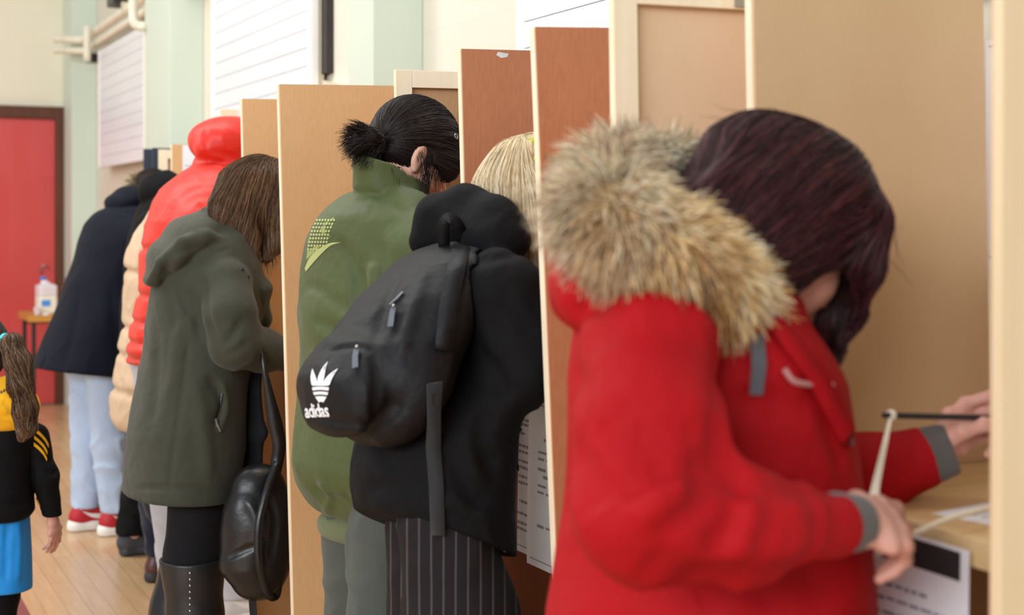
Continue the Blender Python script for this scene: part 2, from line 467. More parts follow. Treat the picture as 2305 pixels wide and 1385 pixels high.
def divider(px, py_top, s, depth, sheet, label, frame_near=False, lean=0.0, yaw=0.0, Htop=None, stile=0.042, pine=None):
    """framed divider; origin at the floor under its hall-side edge, local x runs towards the wall"""
    p = at(px, py_top, s); H = Htop or p[2]
    pine = pine or PINE
    # the hall-side edge leans back, so put the foot where the leaning edge meets the floor
    root = empty('booth_divider', (p[0] + math.tan(lean) * H, p[1], 0), yaw, label, 'booth divider', 'dividers of the voting booths')
    lm = Matrix.Rotation(-lean, 4, 'Y')
    t0, t1 = (TH_ - 0.004, TH_) if frame_near else (0.0, 0.004)
    def put(b, name, m):
        b.bm.transform(lm); return b.build(name, m, root)
    z0 = 0.02
    put(MB().box((0.003, t0, z0), (depth - 0.003, t1, H - 0.0)), 'panel', sheet)
    f0, f1 = (0.0, TH_ - 0.0042) if frame_near else (0.0042, TH_)
    e = 0.002
    for a, b in ((0.0, stile), (depth - stile, depth)):
        put(MB().box((a, f0, z0), (b, f1, H + (0.0 if not frame_near else 0.001)), 0.0012), 'stile', pine)
    for a, b in ((H - stile, H), (0.92, 0.92 + stile), (z0, z0 + stile)):
        put(MB().box((stile + 0.0003, f0 + 0.0006, a), (depth - stile - 0.0003, f1 - 0.0004, b), 0.001), 'rail', pine)
    for a in (0.05, depth - 0.11):
        put(MB().box((a, 0.002, 0), (a + 0.06, TH_ - 0.002, z0 - 0.0005), 0.002), 'foot', pine)
    root['depth'] = depth
    return root, H
D = {}
R = math.radians
D['p12'], H12 = divider(2259, -200, 2100, 0.52, PLYD, 'nearest pine framed booth divider, in front of the red coat at the right edge', True, R(-0.3), 0, 1.76, 0.06, PINE2)
D['p11'], H11 = divider(1692, -40, 1516, 0.455, PLYP, 'wide tan booth divider right behind the woman in the red coat', False, R(1.2), 0, 1.78)
D['p10'], H10 = divider(1380, -58, 1480, 0.50, PLYP2, 'pale pine framed booth divider showing its open frame side above the fur hood', True, R(1.0), 0, 1.77)
D['p9'], H9 = divider(1203, 58, 1290, 0.50, PLYR, 'red-brown booth divider beside the fur hood, nearer of the two', False, R(2.6))
D['p8'], H8 = divider(1037, 109, 1060, 0.50, PLYR, 'red-brown booth divider behind the blonde hair, farther of the two', False, R(1.6))
D['p7'], H7 = divider(891, 157, 925, 0.50, PLYD, 'pine framed booth divider with a dark recess above the short ponytail', True, R(1.0))
D['p6'], H6 = divider(627, 189, 870, 0.50, PLY, 'wide orange-tan booth divider behind the green bomber jacket', False, R(1.6))
D['p5'], H5 = divider(544, 222, 745, 0.50, PLY, 'tan booth divider behind the brown-haired woman', False, R(1.4))
D['p4'], H4 = divider(497, 246, 610, 0.48, PLY, 'tan booth divider just showing above the orange hood', True, R(0.8))
D['p3'], H3 = divider(386, 325, 500, 0.38, PLY, 'tan booth divider with a white notice, left of the orange hood', False, R(0.3))
D['p2'], H2 = divider(358, 337, 470, 0.34, PLYD, 'small pine framed booth divider above the black hood', True, R(0.3))
D['p1'], H1 = divider(344, 333, 452, 0.34, NAVYP, 'navy painted booth divider, farthest but one along the wall', False, R(0.2), pine=NAVYP)
D['p0'], H0 = divider(324, 335, 425, 0.26, NAVYP, 'narrow navy painted booth divider at the far end of the row', False, R(0.2), pine=NAVYP)

# hinge on the open frame's top rail, batten stub behind the red-brown divider
r = D['p10']
b = MB()
b.box((0.19, -0.002, H10 - 0.036), (0.225, -0.0002, H10 - 0.012), 0.0006)
b.box((0.228, -0.002, H10 - 0.036), (0.262, -0.0002, H10 - 0.012), 0.0006)
b.tube([(0.2265, -0.003, H10 - 0.037), (0.2265, -0.003, H10 - 0.011)], 0.003, 10)
b.build('hinge', STEEL, r)
MB().box((0.045, 0.0206, H9 - 0.2), (0.066, 0.034, H9 + 0.008), 0.002).build('batten', PINE2, D['p9'])
PATCH = plain('torn_paper_patch', (214, 214, 222), 0.7, 0.1, 60)
MB().prism([(0, 0), (0.012, -0.006), (0.026, -0.003), (0.03, 0.004), (0.014, 0.006), (0.004, 0.007)], 0.0006,
           Matrix(((1, 0, 0, 0.034), (0, 0, 1, -0.0007), (0, 1, 0, H8 - 0.010), (0, 0, 0, 1)))).build('paper_scrap', PATCH, D['p8'])

# ------------------------------------------------------------------ shelves, backs and papers inside the booths
SHELF = wood('pale_shelf_wood', (222, 188, 138), (206, 168, 116), 0.4, (1.5, 26, 26))
EDGEW = wood('shelf_edge_wood', (228, 200, 152), (216, 184, 132), 0.45, (1.5, 26, 26))
def shelf(y0, y1, x0, x1, z, label):
    root = empty('writing_shelf', ((x0 + x1) / 2, (y0 + y1) / 2, z - 0.024), 0, label, 'shelf', 'writing shelves of the booths')
    hx, hy = (x1 - x0) / 2, (y1 - y0) / 2
    MB().box((-hx + 0.0205, -hy, 0), (hx, hy, 0.024), 0.002).build('shelf_board', SHELF, root)
    MB().box((-hx, -hy, -0.012), (-hx + 0.02, hy, 0.0242), 0.002).build('front_edge', EDGEW, root)
    return root
def back(y0, y1, x, H, label):
    root = empty('backboard', (x, (y0 + y1) / 2, 0), 0, label, 'booth back', 'backs of the voting booths')
    hy = (y1 - y0) / 2
    MB().box((0, -hy, 0.02), (0.004, hy, H)).build('panel', PLYD, root)
    for a, b in ((-hy, -hy + 0.04), (hy - 0.04, hy)):
        MB().box((0.0042, a, 0.0), (0.02, b, H), 0.001).build('stile', PINE2, root)
    MB().box((0.0042, -hy + 0.0405, H - 0.04), (0.02, hy - 0.0405, H), 0.001).build('rail', PINE2, root)
    return root
def ypos(k): return D[k].location.y
def xpos(k): return D[k].location.x
SH = {}
pairs = [('p12', 'p11', 'red coat'), ('p9', 'p8', 'backpack'), ('p8', 'p7', 'green bomber jacket'), ('p6', 'p5', 'dark olive parka'), ('p5', 'p4', 'orange puffer jacket')]
for near, far, who in pairs:
    y0 = ypos(near) + TH_ + 0.004; y1 = ypos(far) - 0.004
    xb = min(1.80, max(xpos(near), xpos(far)) + 0.47)
    xs = max(xpos(near), xpos(far)) + 0.09
    if near == 'p12': xs = 1.285
    zz_ = 1.062 if near == 'p9' else 1.005
    SH[near] = shelf(y0, y1, xs, xb - 0.012, zz_, 'pale wooden writing shelf in the booth of the person in the %s' % who)
    back(y0, y1, xb, 1.70, 'plywood back of the booth of the person in the %s' % who)

def sheet(name, label, cat, origin, ux, uy, w, h, lines, group=None, curl=0.0, head=None, border=True, thick=0.0006, parent=None):
    """hanging printed sheet: origin top corner, ux along its width, uy down; lines = list of (x0,x1,y,h) in 0..1"""
    ux = Vector(ux).normalized(); uy = Vector(uy).normalized(); nz = ux.cross(uy).normalized()
    M = Matrix(((ux.x, uy.x, nz.x, origin[0]), (ux.y, uy.y, nz.y, origin[1]), (ux.z, uy.z, nz.z, origin[2]), (0, 0, 0, 1)))
    nx, ny = 6, 14; V = []; Fq = []
    def dz(x, y): return curl * math.sin(math.pi * x) + curl * 1.4 * y * y
    for k in (0, 1):
        for j in range(ny + 1):
            for i in range(nx + 1):
                V.append((w * i / nx, h * j / ny, dz(i / nx, j / ny) + k * thick))
    N = (nx + 1) * (ny + 1)
    for j in range(ny):
        for i in range(nx):
            a = j * (nx + 1) + i
            Fq += [(a, a + 1, a + nx + 2, a + nx + 1), (N + a, N + a + nx + 1, N + a + nx + 2, N + a + 1)]
    for i in range(nx):
        Fq += [(i, N + i, N + i + 1, i + 1), (ny * (nx + 1) + i, ny * (nx + 1) + i + 1, N + ny * (nx + 1) + i + 1, N + ny * (nx + 1) + i)]
    for j in range(ny):
        a = j * (nx + 1); b = a + nx
        Fq += [(a, a + nx + 1, N + a + nx + 1, N + a), (b, N + b, N + b + nx + 1, b + nx + 1)]
    root = empty(name, origin, 0, label, cat, group)
    M3 = M.to_3x3().to_4x4()
    o = from_np('page', [M3 @ Vector(v) for v in V], Fq, PAPER, root, False)
    def ink(rects, nm, m):
        V = []; Fq = []
        for (x0, x1, y0, hh) in rects:
            n = 6; b = len(V)
            for i in range(n + 1):
                x = x0 + (x1 - x0) * i / n
                for y in (y0, y0 + hh):
                    for e in (-0.0005, thick + 0.0005):
                        V.append((w * x, h * y, dz(x, y) + e))
            for i in range(n):
                a = b + 4 * i; c = a + 4
                Fq += [(a, c, c + 2, a + 2), (a + 1, a + 3, c + 3, c + 1), (a, a + 1, c + 1, c), (a + 2, c + 2, c + 3, a + 3)]
        if V: from_np(nm, [M3 @ Vector(v) for v in V], Fq, m, root, False)
    if head: ink(head, 'heading_band', INKD)
    L = list(lines)
    if border: L += [(0.03, 0.97, 0.025, 0.006), (0.03, 0.97, 0.955, 0.006)]
    ink(L, 'print', INK)
    return root
random.seed(4)
def text_lines(rows, hh=0.012):
    out = []
    for y, x0, x1 in rows:
        x = x0
        while x < x1 - 0.01:
            wdt = min(x1 - x, random.uniform(0.04, 0.13)); out.append((x, x + wdt, y, hh * random.uniform(0.8, 1.2))); x += wdt + 0.02
    return out
# two notices hanging from the shelf in the backpack booth
rowsA = text_lines([(0.13, .3, .7), (0.16, .25, .8), (0.22, .15, .55), (0.30, .1, .9), (0.34, .1, .85), (0.40, .1, .8), (0.44, .15, .9), (0.50, .1, .7), (0.54, .1, .9), (0.66, .4, .8), (0.74, .1, .9), (0.80, .35, .8), (0.84, .3, .75)], 0.016)
q = at(1190, 898, 1250); q2 = at(1262, 905, 1290)
yb = ypos('p9') + TH_ + 0.006
sx = xpos('p8') + 0.09 - 0.014
t1 = on_x(1192, 897, sx)
sheet('notice_sheet', 'white printed notice hanging nearest the red-brown divider below the black sleeve', 'notice', (sx, t1[1], t1[2]), (0.0, -1, 0), (-0.045, -0.02, -1), max(0.12, t1[1] - yb), 0.345, rowsA, 'notices hung from the booth shelves', 0.004)
t2 = on_x(1143, 889, sx + 0.012)
sheet('notice_sheet', 'white printed notice hanging behind the other one, beside the black coat', 'notice', (sx + 0.012, t2[1], t2[2]), (0, -1, 0), (-0.04, -0.02, -1), 0.15, 0.33, rowsA, 'notices hung from the booth shelves', 0.004)
# notice with a dark heading hanging from the shelf of the nearest booth
t3 = on_x(1950, 1185, 1.272); t4 = on_x(2182, 1232, 1.272)
rowsB = text_lines([(0.17 + 0.045 * i, .08, random.choice([.9, .85, .6, .8])) for i in range(17)], 0.012)
zt = 0.992
sheet('notice_sheet', 'white notice with a black heading hanging from the shelf by the red coat', 'notice', (1.272, t3[1], zt), (0, -1, 0), (-0.02, 0, -1), t3[1] - t4[1], 0.42, rowsB, 'notices hung from the booth shelves', 0.003, [(0.0, 0.92, 0.012, 0.085)], False)
# ballot papers on the nearest shelf
zs = 1.0062
def flat_paper(name, label, c, ang, w, h):
    ca, sa = math.cos(ang), math.sin(ang)
    return sheet(name, label, 'paper', (c[0], c[1], zs), (ca, sa, 0), (sa, -ca, 0), w, h, text_lines([(0.12 + 0.07 * i, .1, .9) for i in range(11)], 0.012), None, 0.0, None, False)
bp = on_z(2075, 1150, zs)
flat_paper('ballot_paper', 'white ballot paper lying flat on the nearest booth shelf', (bp[0] + 0.0, bp[1] - 0.02, zs), R(12), 0.30, 0.21)
# notices pinned on booth panels
yb11 = (ypos('p12') + ypos('p11')) / 2
xb = min(1.80, max(xpos('p12'), xpos('p11')) + 0.47)
pz = on_x(2228, 600, xb)[2]
py_ = on_x(2221, 300, xb - .001)[1]
sheet('notice_sheet', 'white notice pinned to the booth back, just left of the nearest pine divider', 'notice', (xb - 0.0026, py_, 1.695), (0, -1, 0), (0, 0, -1), 0.21, 1.695 - pz, rowsA, 'notices pinned in the booths', 0.0)
p3 = D['p3']
for who, px0, px1, py0, hh, lab in (('p3', 411, 436, 326, 0.30, 'small white notice pinned on the divider left of the orange hood'),
                               ('p4', 535, 560, 248, 0.30, 'white notice at the top of the divider above the orange hood')):
    yy = D[who].location.y - (0.0012)
    c = on_y(px0, py0, yy); e = on_y(px1, py0, yy)
    sheet('notice_sheet', lab, 'notice', (c[0], yy, c[2] - 0.002), (1, 0, 0), (0, 0, -1), min(0.2, max(0.06, e[0] - c[0])), hh, text_lines([(0.30, .2, .8), (.34, .3, .7), (.38, .5, .8), (.42, .4, .8), (.46, .5, .8), (.52, .4, .8)], 0.012) + [(.1, .9, .58, .01)], 'notices pinned in the booths', 0.0, None, False)
# ------------------------------------------------------------------ modelling kit for bodies and clothes (distance fields)
def nrm(v): v = np.asarray(v, dtype=float); return v / (np.linalg.norm(v) + 1e-12)
def smin(a, b, k):
    h = np.clip(0.5 + 0.5 * (b - a) / k, 0, 1); return b + (a - b) * h - k * h * (1 - h)
def smax(a, b, k): return -smin(-a, -b, k)
def seg(P, a, b):
    ab = b - a; t = np.clip(((P - a) @ ab) / (ab @ ab + 1e-12), 0, 1)
    return P - a - t[:, None] * ab, t
def f_chain(pts, rad, k=0.02):
    """tapered limb through pts"""
    pts = [np.array(p, dtype=float) for p in pts]
    def f(P):
        d = None
        for i in range(len(pts) - 1):
            v, t = seg(P, pts[i], pts[i + 1])
            e = np.sqrt((v * v).sum(1)) - (rad[i] * (1 - t) + rad[i + 1] * t)
            d = e if d is None else smin(d, e, k)
        return d
    return f
def f_echain(pts, rads, axis=(0, 1, 0), k=0.02):
    """limb with an elliptic section: rads = (across, along axis)"""
    pts = [np.array(p, dtype=float) for p in pts]; ax = nrm(axis)
    def f(P):
        d = None
        for i in range(len(pts) - 1):
            v, t = seg(P, pts[i], pts[i + 1])
            rn = rads[i][0] * (1 - t) + rads[i + 1][0] * t; rl = rads[i][1] * (1 - t) + rads[i + 1][1] * t
            vl = v @ ax; vn2 = np.maximum((v * v).sum(1) - vl * vl, 0)
            e = (np.sqrt(vn2 / (rn * rn) + vl * vl / (rl * rl)) - 1) * np.minimum(rn, rl)
            d = e if d is None else smin(d, e, k)
        return d
    return f
def f_ell(c, r, R3=None):
    c = np.array(c, float); r = np.array(r, float)
    def f(P):
        q = P - c
        if R3 is not None: q = q @ R3.T
        k0 = np.sqrt(((q / r) ** 2).sum(1)); k1 = np.sqrt(((q / (r * r)) ** 2).sum(1))
        return k0 * (k0 - 1) / np.maximum(k1, 1e-9)
    return f
def f_box(c, h, R3=None, r=0.005):
    c = np.array(c, float); h = np.array(h, float) - r
    def f(P):
        q = P - c
        if R3 is not None: q = q @ R3.T
        q = np.abs(q) - h
        return np.sqrt((np.maximum(q, 0) ** 2).sum(1)) + np.minimum(q.max(1), 0) - r
    return f
def u(*fs, k=0.02):
    def f(P):
        d = fs[0](P)
        for g in fs[1:]: d = smin(d, g(P), k)
        return d
    return f
def cut(a, b, k=0.01):
    return lambda P: smax(a(P), -b(P), k)
def off(a, o): return lambda P: a(P) - o
class Wob:
    """smooth wandering noise about -1..1"""
    def __init__(self, seed, freq, n=7, aniso=(1, 1, 1)):
        r = np.random.RandomState(seed)
        w = r.normal(size=(n, 3)); w /= np.linalg.norm(w, axis=1)[:, None]
        self.w = w * freq * (0.6 + 0.9 * r.rand(n))[:, None] * np.array(aniso); self.p = r.rand(n) * 6.28
    def __call__(self, P): return np.sin(P @ self.w.T + self.p).mean(1) * 1.6
def wrinkled(a, amp, freq, seed=1, aniso=(1, 1, 1)):
    w = Wob(seed, freq, 7, aniso); return lambda P: a(P) + amp * w(P)

def creasy(a, amp, freq, seed=1, aniso=(1, 1, 1), sharp=2.0):
    """scattered narrow cloth folds: raised ridges where the noise crosses zero"""
    w = Wob(seed, freq, 7, aniso); v = Wob(seed + 50, freq * .5, 5)
    return lambda P: a(P) - amp * np.maximum(0, 1 - np.abs(w(P)) * sharp) ** 1.5 * (.5 + .5 * np.clip(v(P) + .4, 0, 1))
def surface_mesh(f, lo, hi, h, project=True):
    lo = np.array(lo, float); hi = np.array(hi, float); h = h * RES; B = 4
    nb = np.ceil((hi - lo) / (h * B)).astype(int) + 1
    gx = [lo[i] + np.arange(nb[i] + 1) * h * B for i in range(3)]
    Pc = np.stack(np.meshgrid(*gx, indexing='ij'), -1).reshape(-1, 3)
    Cv = np.concatenate([f(Pc[i:i + 200000]) for i in range(0, len(Pc), 200000)]).reshape(nb + 1)
    c8 = np.stack([Cv[i:i + nb[0], j:j + nb[1], k:k + nb[2]] for i in (0, 1) for j in (0, 1) for k in (0, 1)])
    act = (np.abs(c8).min(0) < h * B * 2.2) | ((c8.min(0) < 0) != (c8.max(0) < 0))
    fine = np.repeat(np.repeat(np.repeat(c8[0], B, 0), B, 1), B, 2).astype(np.float32)
    ab = np.argwhere(act)
    o = np.stack(np.meshgrid(*[np.arange(B)] * 3, indexing='ij'), -1).reshape(-1, 3)
    idx = (ab[:, None, :] * B + o[None]).reshape(-1, 3)
    for i in range(0, len(idx), 300000):
        j = idx[i:i + 300000]; fine[j[:, 0], j[:, 1], j[:, 2]] = f(lo + j * h)
    n = np.array(fine.shape)
    S = fine < 0
    m = n - 1
    sl = lambda A, a, b, c: A[a:a + m[0], b:b + m[1], c:c + m[2]]
    cnt = sum(sl(S, a, b, c).astype(np.int8) for a in (0, 1) for b in (0, 1) for c in (0, 1))
    cells = np.argwhere((cnt > 0) & (cnt < 8))
    cor = np.array([(a, b, c) for a in (0, 1) for b in (0, 1) for c in (0, 1)])
    val = np.stack([fine[cells[:, 0] + a, cells[:, 1] + b, cells[:, 2] + c] for a, b, c in cor], 1).astype(float)
    acc = np.zeros((len(cells), 3)); num = np.zeros(len(cells))
    for i in range(8):
        for j in range(i + 1, 8):
            if np.abs(cor[i] - cor[j]).sum() != 1: continue
            x = (val[:, i] < 0) != (val[:, j] < 0)
            t = val[x, i] / (val[x, i] - val[x, j])
            acc[x] += cor[i] + t[:, None] * (cor[j] - cor[i]); num[x] += 1
    V = lo + (cells + acc / num[:, None]) * h
    ind = -np.ones(m, dtype=np.int64); ind[cells[:, 0], cells[:, 1], cells[:, 2]] = np.arange(len(cells))
    quads = []
    for ax in range(3):
        a = [slice(None)] * 3; b = [slice(None)] * 3
        a[ax] = slice(0, n[ax] - 1); b[ax] = slice(1, n[ax])
        s0 = S[tuple(a)]; e = np.argwhere(s0 != S[tuple(b)])
        o1, o2 = (ax + 1) % 3, (ax + 2) % 3
        ok = (e[:, o1] > 0) & (e[:, o2] > 0) & (e[:, o1] < n[o1] - 1) & (e[:, o2] < n[o2] - 1); e = e[ok]
        inside = s0[e[:, 0], e[:, 1], e[:, 2]]
        q = []
        for d1, d2 in ((-1, -1), (0, -1), (0, 0), (-1, 0)):
            c = e.copy(); c[:, o1] += d1; c[:, o2] += d2; q.append(ind[c[:, 0], c[:, 1], c[:, 2]])
        q = np.stack(q, 1); q[~inside] = q[~inside][:, ::-1]
        quads.append(q)
    Q = np.concatenate(quads); Q = Q[(Q >= 0).all(1)]
    if project and len(V):
        d = f(V); e = h * 0.25; g = np.stack([(f(V + np.eye(3)[i] * e) - d) / e for i in range(3)], 1)
        stp = -d[:, None] * g / np.maximum((g * g).sum(1), 0.2)[:, None]
        ln = np.linalg.norm(stp, axis=1); stp *= np.minimum(1, 0.6 * h / np.maximum(ln, 1e-9))[:, None]
        V = V + stp
    return V, Q

class Person:
    """local frame: x = the way the person faces, y = the person's left, z = up; origin on the floor under the body"""
    def __init__(self, px, s, yaw=0.0):
        b = at(px, HY, s); self.base = np.array([b[0], b[1], 0.0]); self.yaw = yaw
        self.F = np.array([math.cos(yaw), math.sin(yaw), 0]); self.L = np.array([-math.sin(yaw), math.cos(yaw), 0])
        self.R = np.stack([self.F, self.L, np.array([0, 0, 1.0])])
        self.cam = self.R @ (CAM - self.base)
        self.root = None
    def ray(self, px, py): return self.R @ ray_dir(px, py)
    def pt(self, px, py, l=0.0):
        d = self.ray(px, py); return self.cam + d * ((l - self.cam[1]) / d[1])
    def loc(self, w): return self.R @ (np.asarray(w) - self.base)
    def wor(self, p): return self.base + self.R.T @ np.asarray(p)
    def px(self, p):
        w = self.wor(p); d = w[0] * ST + w[1] * CT; X = w[0] * CT - w[1] * ST
        return CX + FPX * X / d, HY - FPX * (w[2] - CAMZ) / d, FPX / d
    def ptf(self, px, py, x=0.0):
        d = self.ray(px, py); return self.cam + d * ((x - self.cam[0]) / d[0])
    def torso(self, rows, p=2.15, l0=0.0, facing_away=False):
        """stack of elliptic slices; rows = (pixel y, left edge, right edge, half breadth)"""
        Z, C, A, Bv, LL = [], [], [], [], []
        for r in rows:
            py, xl, xr, rl = r[:4]; ll = r[4] if len(r) > 4 else l0
            c = self.ptf((xl + xr) / 2, py, ll) if facing_away else self.pt((xl + xr) / 2, py, ll); s = self.px(c)[2]
            h = (xr - xl) / 2 / s
            v = nrm((c - self.cam) * np.array([1, 1, 0])); ca, sa = abs(v[1]), abs(v[0])
            Z.append(c[2]); C.append(c[0]); LL.append(c[1])
            if facing_away:      # rl is then the half depth
                rl = min(rl, 0.92 * h / max(ca, 1e-3))
                A.append(rl); Bv.append(math.sqrt(max(h * h - (rl * ca) ** 2, (0.25 * h) ** 2)) / sa)
            else:
                rl = min(rl, 0.92 * h / max(sa, 1e-3))
                Bv.append(rl); A.append(math.sqrt(max(h * h - (rl * sa) ** 2, (0.25 * h) ** 2)) / ca)
        o = np.argsort(Z); Z, C, A, Bv, LL = [np.array(x)[o] for x in (Z, C, A, Bv, LL)]
        zz = np.linspace(Z[0], Z[-1], 160)
        def cub(y):
            v = np.interp(zz, Z, y); n = 9; k = np.hanning(n + 2)[1:-1]; k /= k.sum()
            return np.convolve(np.pad(v, n // 2, mode='reflect', reflect_type='odd'), k, mode='valid')
        c_, a_, b_, l_ = cub(C), cub(A), cub(Bv), cub(LL)
        z0, z1 = Z[0], Z[-1]
        def f(P):
            z = np.clip(P[:, 2], z0, z1)
            a = np.interp(z, zz, a_); b = np.interp(z, zz, b_)
            x = np.abs((P[:, 0] - np.interp(z, zz, c_)) / a); y = np.abs((P[:, 1] - np.interp(z, zz, l_)) / b)
            d = ((x ** p + y ** p + 1e-9) ** (1 / p) - 1) * np.minimum(a, b)
            dz = np.maximum(z0 - P[:, 2], P[:, 2] - z1)
            return smax(d, dz, 0.03)
        return f
    def hit(self, f, px, py, far=False):
        d = self.ray(px, py); d = d / np.linalg.norm(d)
        t0 = np.linalg.norm(self.cam[:2]); t = np.linspace(max(0.2, t0 - 0.8), t0 + 0.9, 900)
        P = self.cam + t[:, None] * d; v = f(P); i = np.where(v < 0)[0]
        if len(i) == 0:
            j = int(np.argmin(v)); return P[j]
        j = i[0]
        if j == 0: return P[0]
        a = v[j - 1] / (v[j - 1] - v[j]); return P[j - 1] + a * (P[j] - P[j - 1])
    def creased(self, f, lines):
        """press folds (depth > 0) or ridges (depth < 0) into the surface along lines seen in the photograph"""
        S = []
        for pts, w, dp in lines:
            fine = smooth_path([(x, y, 0) for x, y in pts], 4)
            q = [self.hit(f, p[0], p[1]) for p in fine]
            S.append((np.array(q), w, dp))
        def g(P):
            d = f(P)
            for q, w, dp in S:
                lo = q.min(0) - 3 * w; hi = q.max(0) + 3 * w
                m = ((P > lo) & (P < hi)).all(1) & (np.abs(d) < 0.12)
                if not m.any(): continue
                Pm = P[m]; best = None; n = len(q) - 1
                for i in range(n):
                    v, t = seg(Pm, q[i], q[i + 1]); e = (v * v).sum(1)
                    tt = (i + t) / n
                    if best is None: best, bt = e, tt
                    else:
                        k = e < best; best = np.where(k, e, best); bt = np.where(k, tt, bt)
                fade = np.clip(np.minimum(bt, 1 - bt) * 6 + 0.25, 0, 1)
                d[m] += dp * fade * np.exp(-best / (w * w))
            return d
        return g
    def mesh(self, name, f, lo, hi, h, mat, parent=None, **kw):
        V, Q = surface_mesh(f, lo, hi, h, **kw)
        return from_np(name, V, Q, mat, parent if parent is not None else self.root)
    def make_root(self, V, Q, mat, label):
        o = from_np('person', V, Q, mat)
        o.location = self.base; o.rotation_euler = (0, 0, self.yaw)
        tag(o, label, 'person'); self.root = o
        return o
def merge(*ms):
    V, Q, n = [], [], 0
    for v, q in ms: V.append(v); Q.append(q + n); n += len(v)
    return np.concatenate(V), np.concatenate(Q)

# ---- heads
def head_frame(pitch, turn=0.0, tilt=0.0):
    """rows: forward, left, up of the head inside the person's frame; pitch > 0 looks down"""
    cp, sp = math.cos(pitch), math.sin(pitch); ct, st = math.cos(turn), math.sin(turn)
    fw = np.array([cp * ct, cp * st, -sp]); up = np.array([sp * ct, sp * st, cp]); lf = np.cross(up, fw)
    c, s = math.cos(tilt), math.sin(tilt)
    return np.stack([fw, lf * c + up * s, up * c - lf * s])
def f_head(c, Rh, k=1.0):
    """head with brow, nose, lips, chin, eye hollows and ears; c = middle of the skull"""
    c = np.array(c, float)
    cran = f_ell((-0.012, 0, 0.03), (0.098, 0.077, 0.098))
    face = f_ell((0.028, 0, -0.035), (0.066, 0.061, 0.082))
    jaw = f_chain([(0.0, 0.045, -0.06), (0.066, 0.0, -0.098), (0.0, -0.045, -0.06)], [0.022, 0.019, 0.022], 0.02)
    brow = f_chain([(0.07, 0.036, 0.022), (0.086, 0.0, 0.022), (0.07, -0.036, 0.022)], [0.014, 0.015, 0.014], 0.01)
    nose = f_chain([(0.088, 0, 0.012), (0.104, 0, -0.018), (0.112, 0, -0.03)], [0.007, 0.010, 0.0115], 0.006)
    wing = u(f_ell((0.098, 0.011, -0.034), (0.011, 0.008, 0.008)), f_ell((0.098, -0.011, -0.034), (0.011, 0.008, 0.008)), k=0.004)
    lips = u(f_ell((0.091, 0, -0.0575), (0.010, 0.022, 0.0055)), f_ell((0.089, 0, -0.0665), (0.011, 0.019, 0.0065)), k=0.003)
    cheek = u(f_ell((0.05, 0.042, -0.028), (0.032, 0.022, 0.028)), f_ell((0.05, -0.042, -0.028), (0.032, 0.022, 0.028)), k=0.01)
    eye = u(f_ell((0.094, 0.031, 0.002), (0.018, 0.015, 0.010)), f_ell((0.094, -0.031, 0.002), (0.018, 0.015, 0.010)), k=0.003)
    def ear(s):
        o = f_ell((-0.010, s * 0.080, -0.012), (0.019, 0.010, 0.033), nrm_rot(s))
        i = f_ell((-0.006, s * 0.090, -0.009), (0.011, 0.008, 0.021), nrm_rot(s))
        lobe = f_ell((-0.003, s * 0.077, -0.042), (0.009, 0.007, 0.010))
        return u(cut(o, i, 0.004), lobe, k=0.008)
    def nrm_rot(s):
        a = 0.35 * s
        return np.array([[math.cos(a), -math.sin(a), 0.15], [math.sin(a), math.cos(a), 0], [-0.15, 0, 1]])
    base = u(cran, face, k=0.03); base = u(base, jaw, k=0.022); base = u(base, cheek, k=0.02); base = u(base, brow, k=0.012)
    base = cut(base, eye, 0.012); base = u(base, nose, k=0.008); base = u(base, wing, k=0.005); base = u(base, lips, k=0.005)
    e1, e2 = ear(1), ear(-1)
    def f(P):
        q = ((P - c) @ Rh.T) / k
        return smin(smin(base(q), e1(q), 0.006), e2(q), 0.006) * k
    return f
def head_pt(c, Rh, p, k=1.0): return np.array(c) + (np.array(p) * k) @ Rh
EYE_W = plain('eye_white', (228, 222, 216), 0.2, 0.02); EYE_D = plain('dark_iris', (48, 36, 30), 0.2, 0.05)
def add_eyes(P, c, Rh, k=1.0):
    for s in (1, -1):
        w = head_pt(c, Rh, (0.0745, s * 0.031, 0.002), k)
        e = MB(); bmesh.ops.create_uvsphere(e.bm, u_segments=16, v_segments=10, radius=0.0125 * k, matrix=Matrix.Translation(w))
        e = e.build('eye', EYE_W, P.root, True)
        w2 = head_pt(c, Rh, (0.0835, s * 0.031, 0.000), k)
        i = MB(); bmesh.ops.create_uvsphere(i.bm, u_segments=12, v_segments=8, radius=0.0058 * k, matrix=Matrix.Translation(w2))
        i.build('iris', EYE_D, e, True)
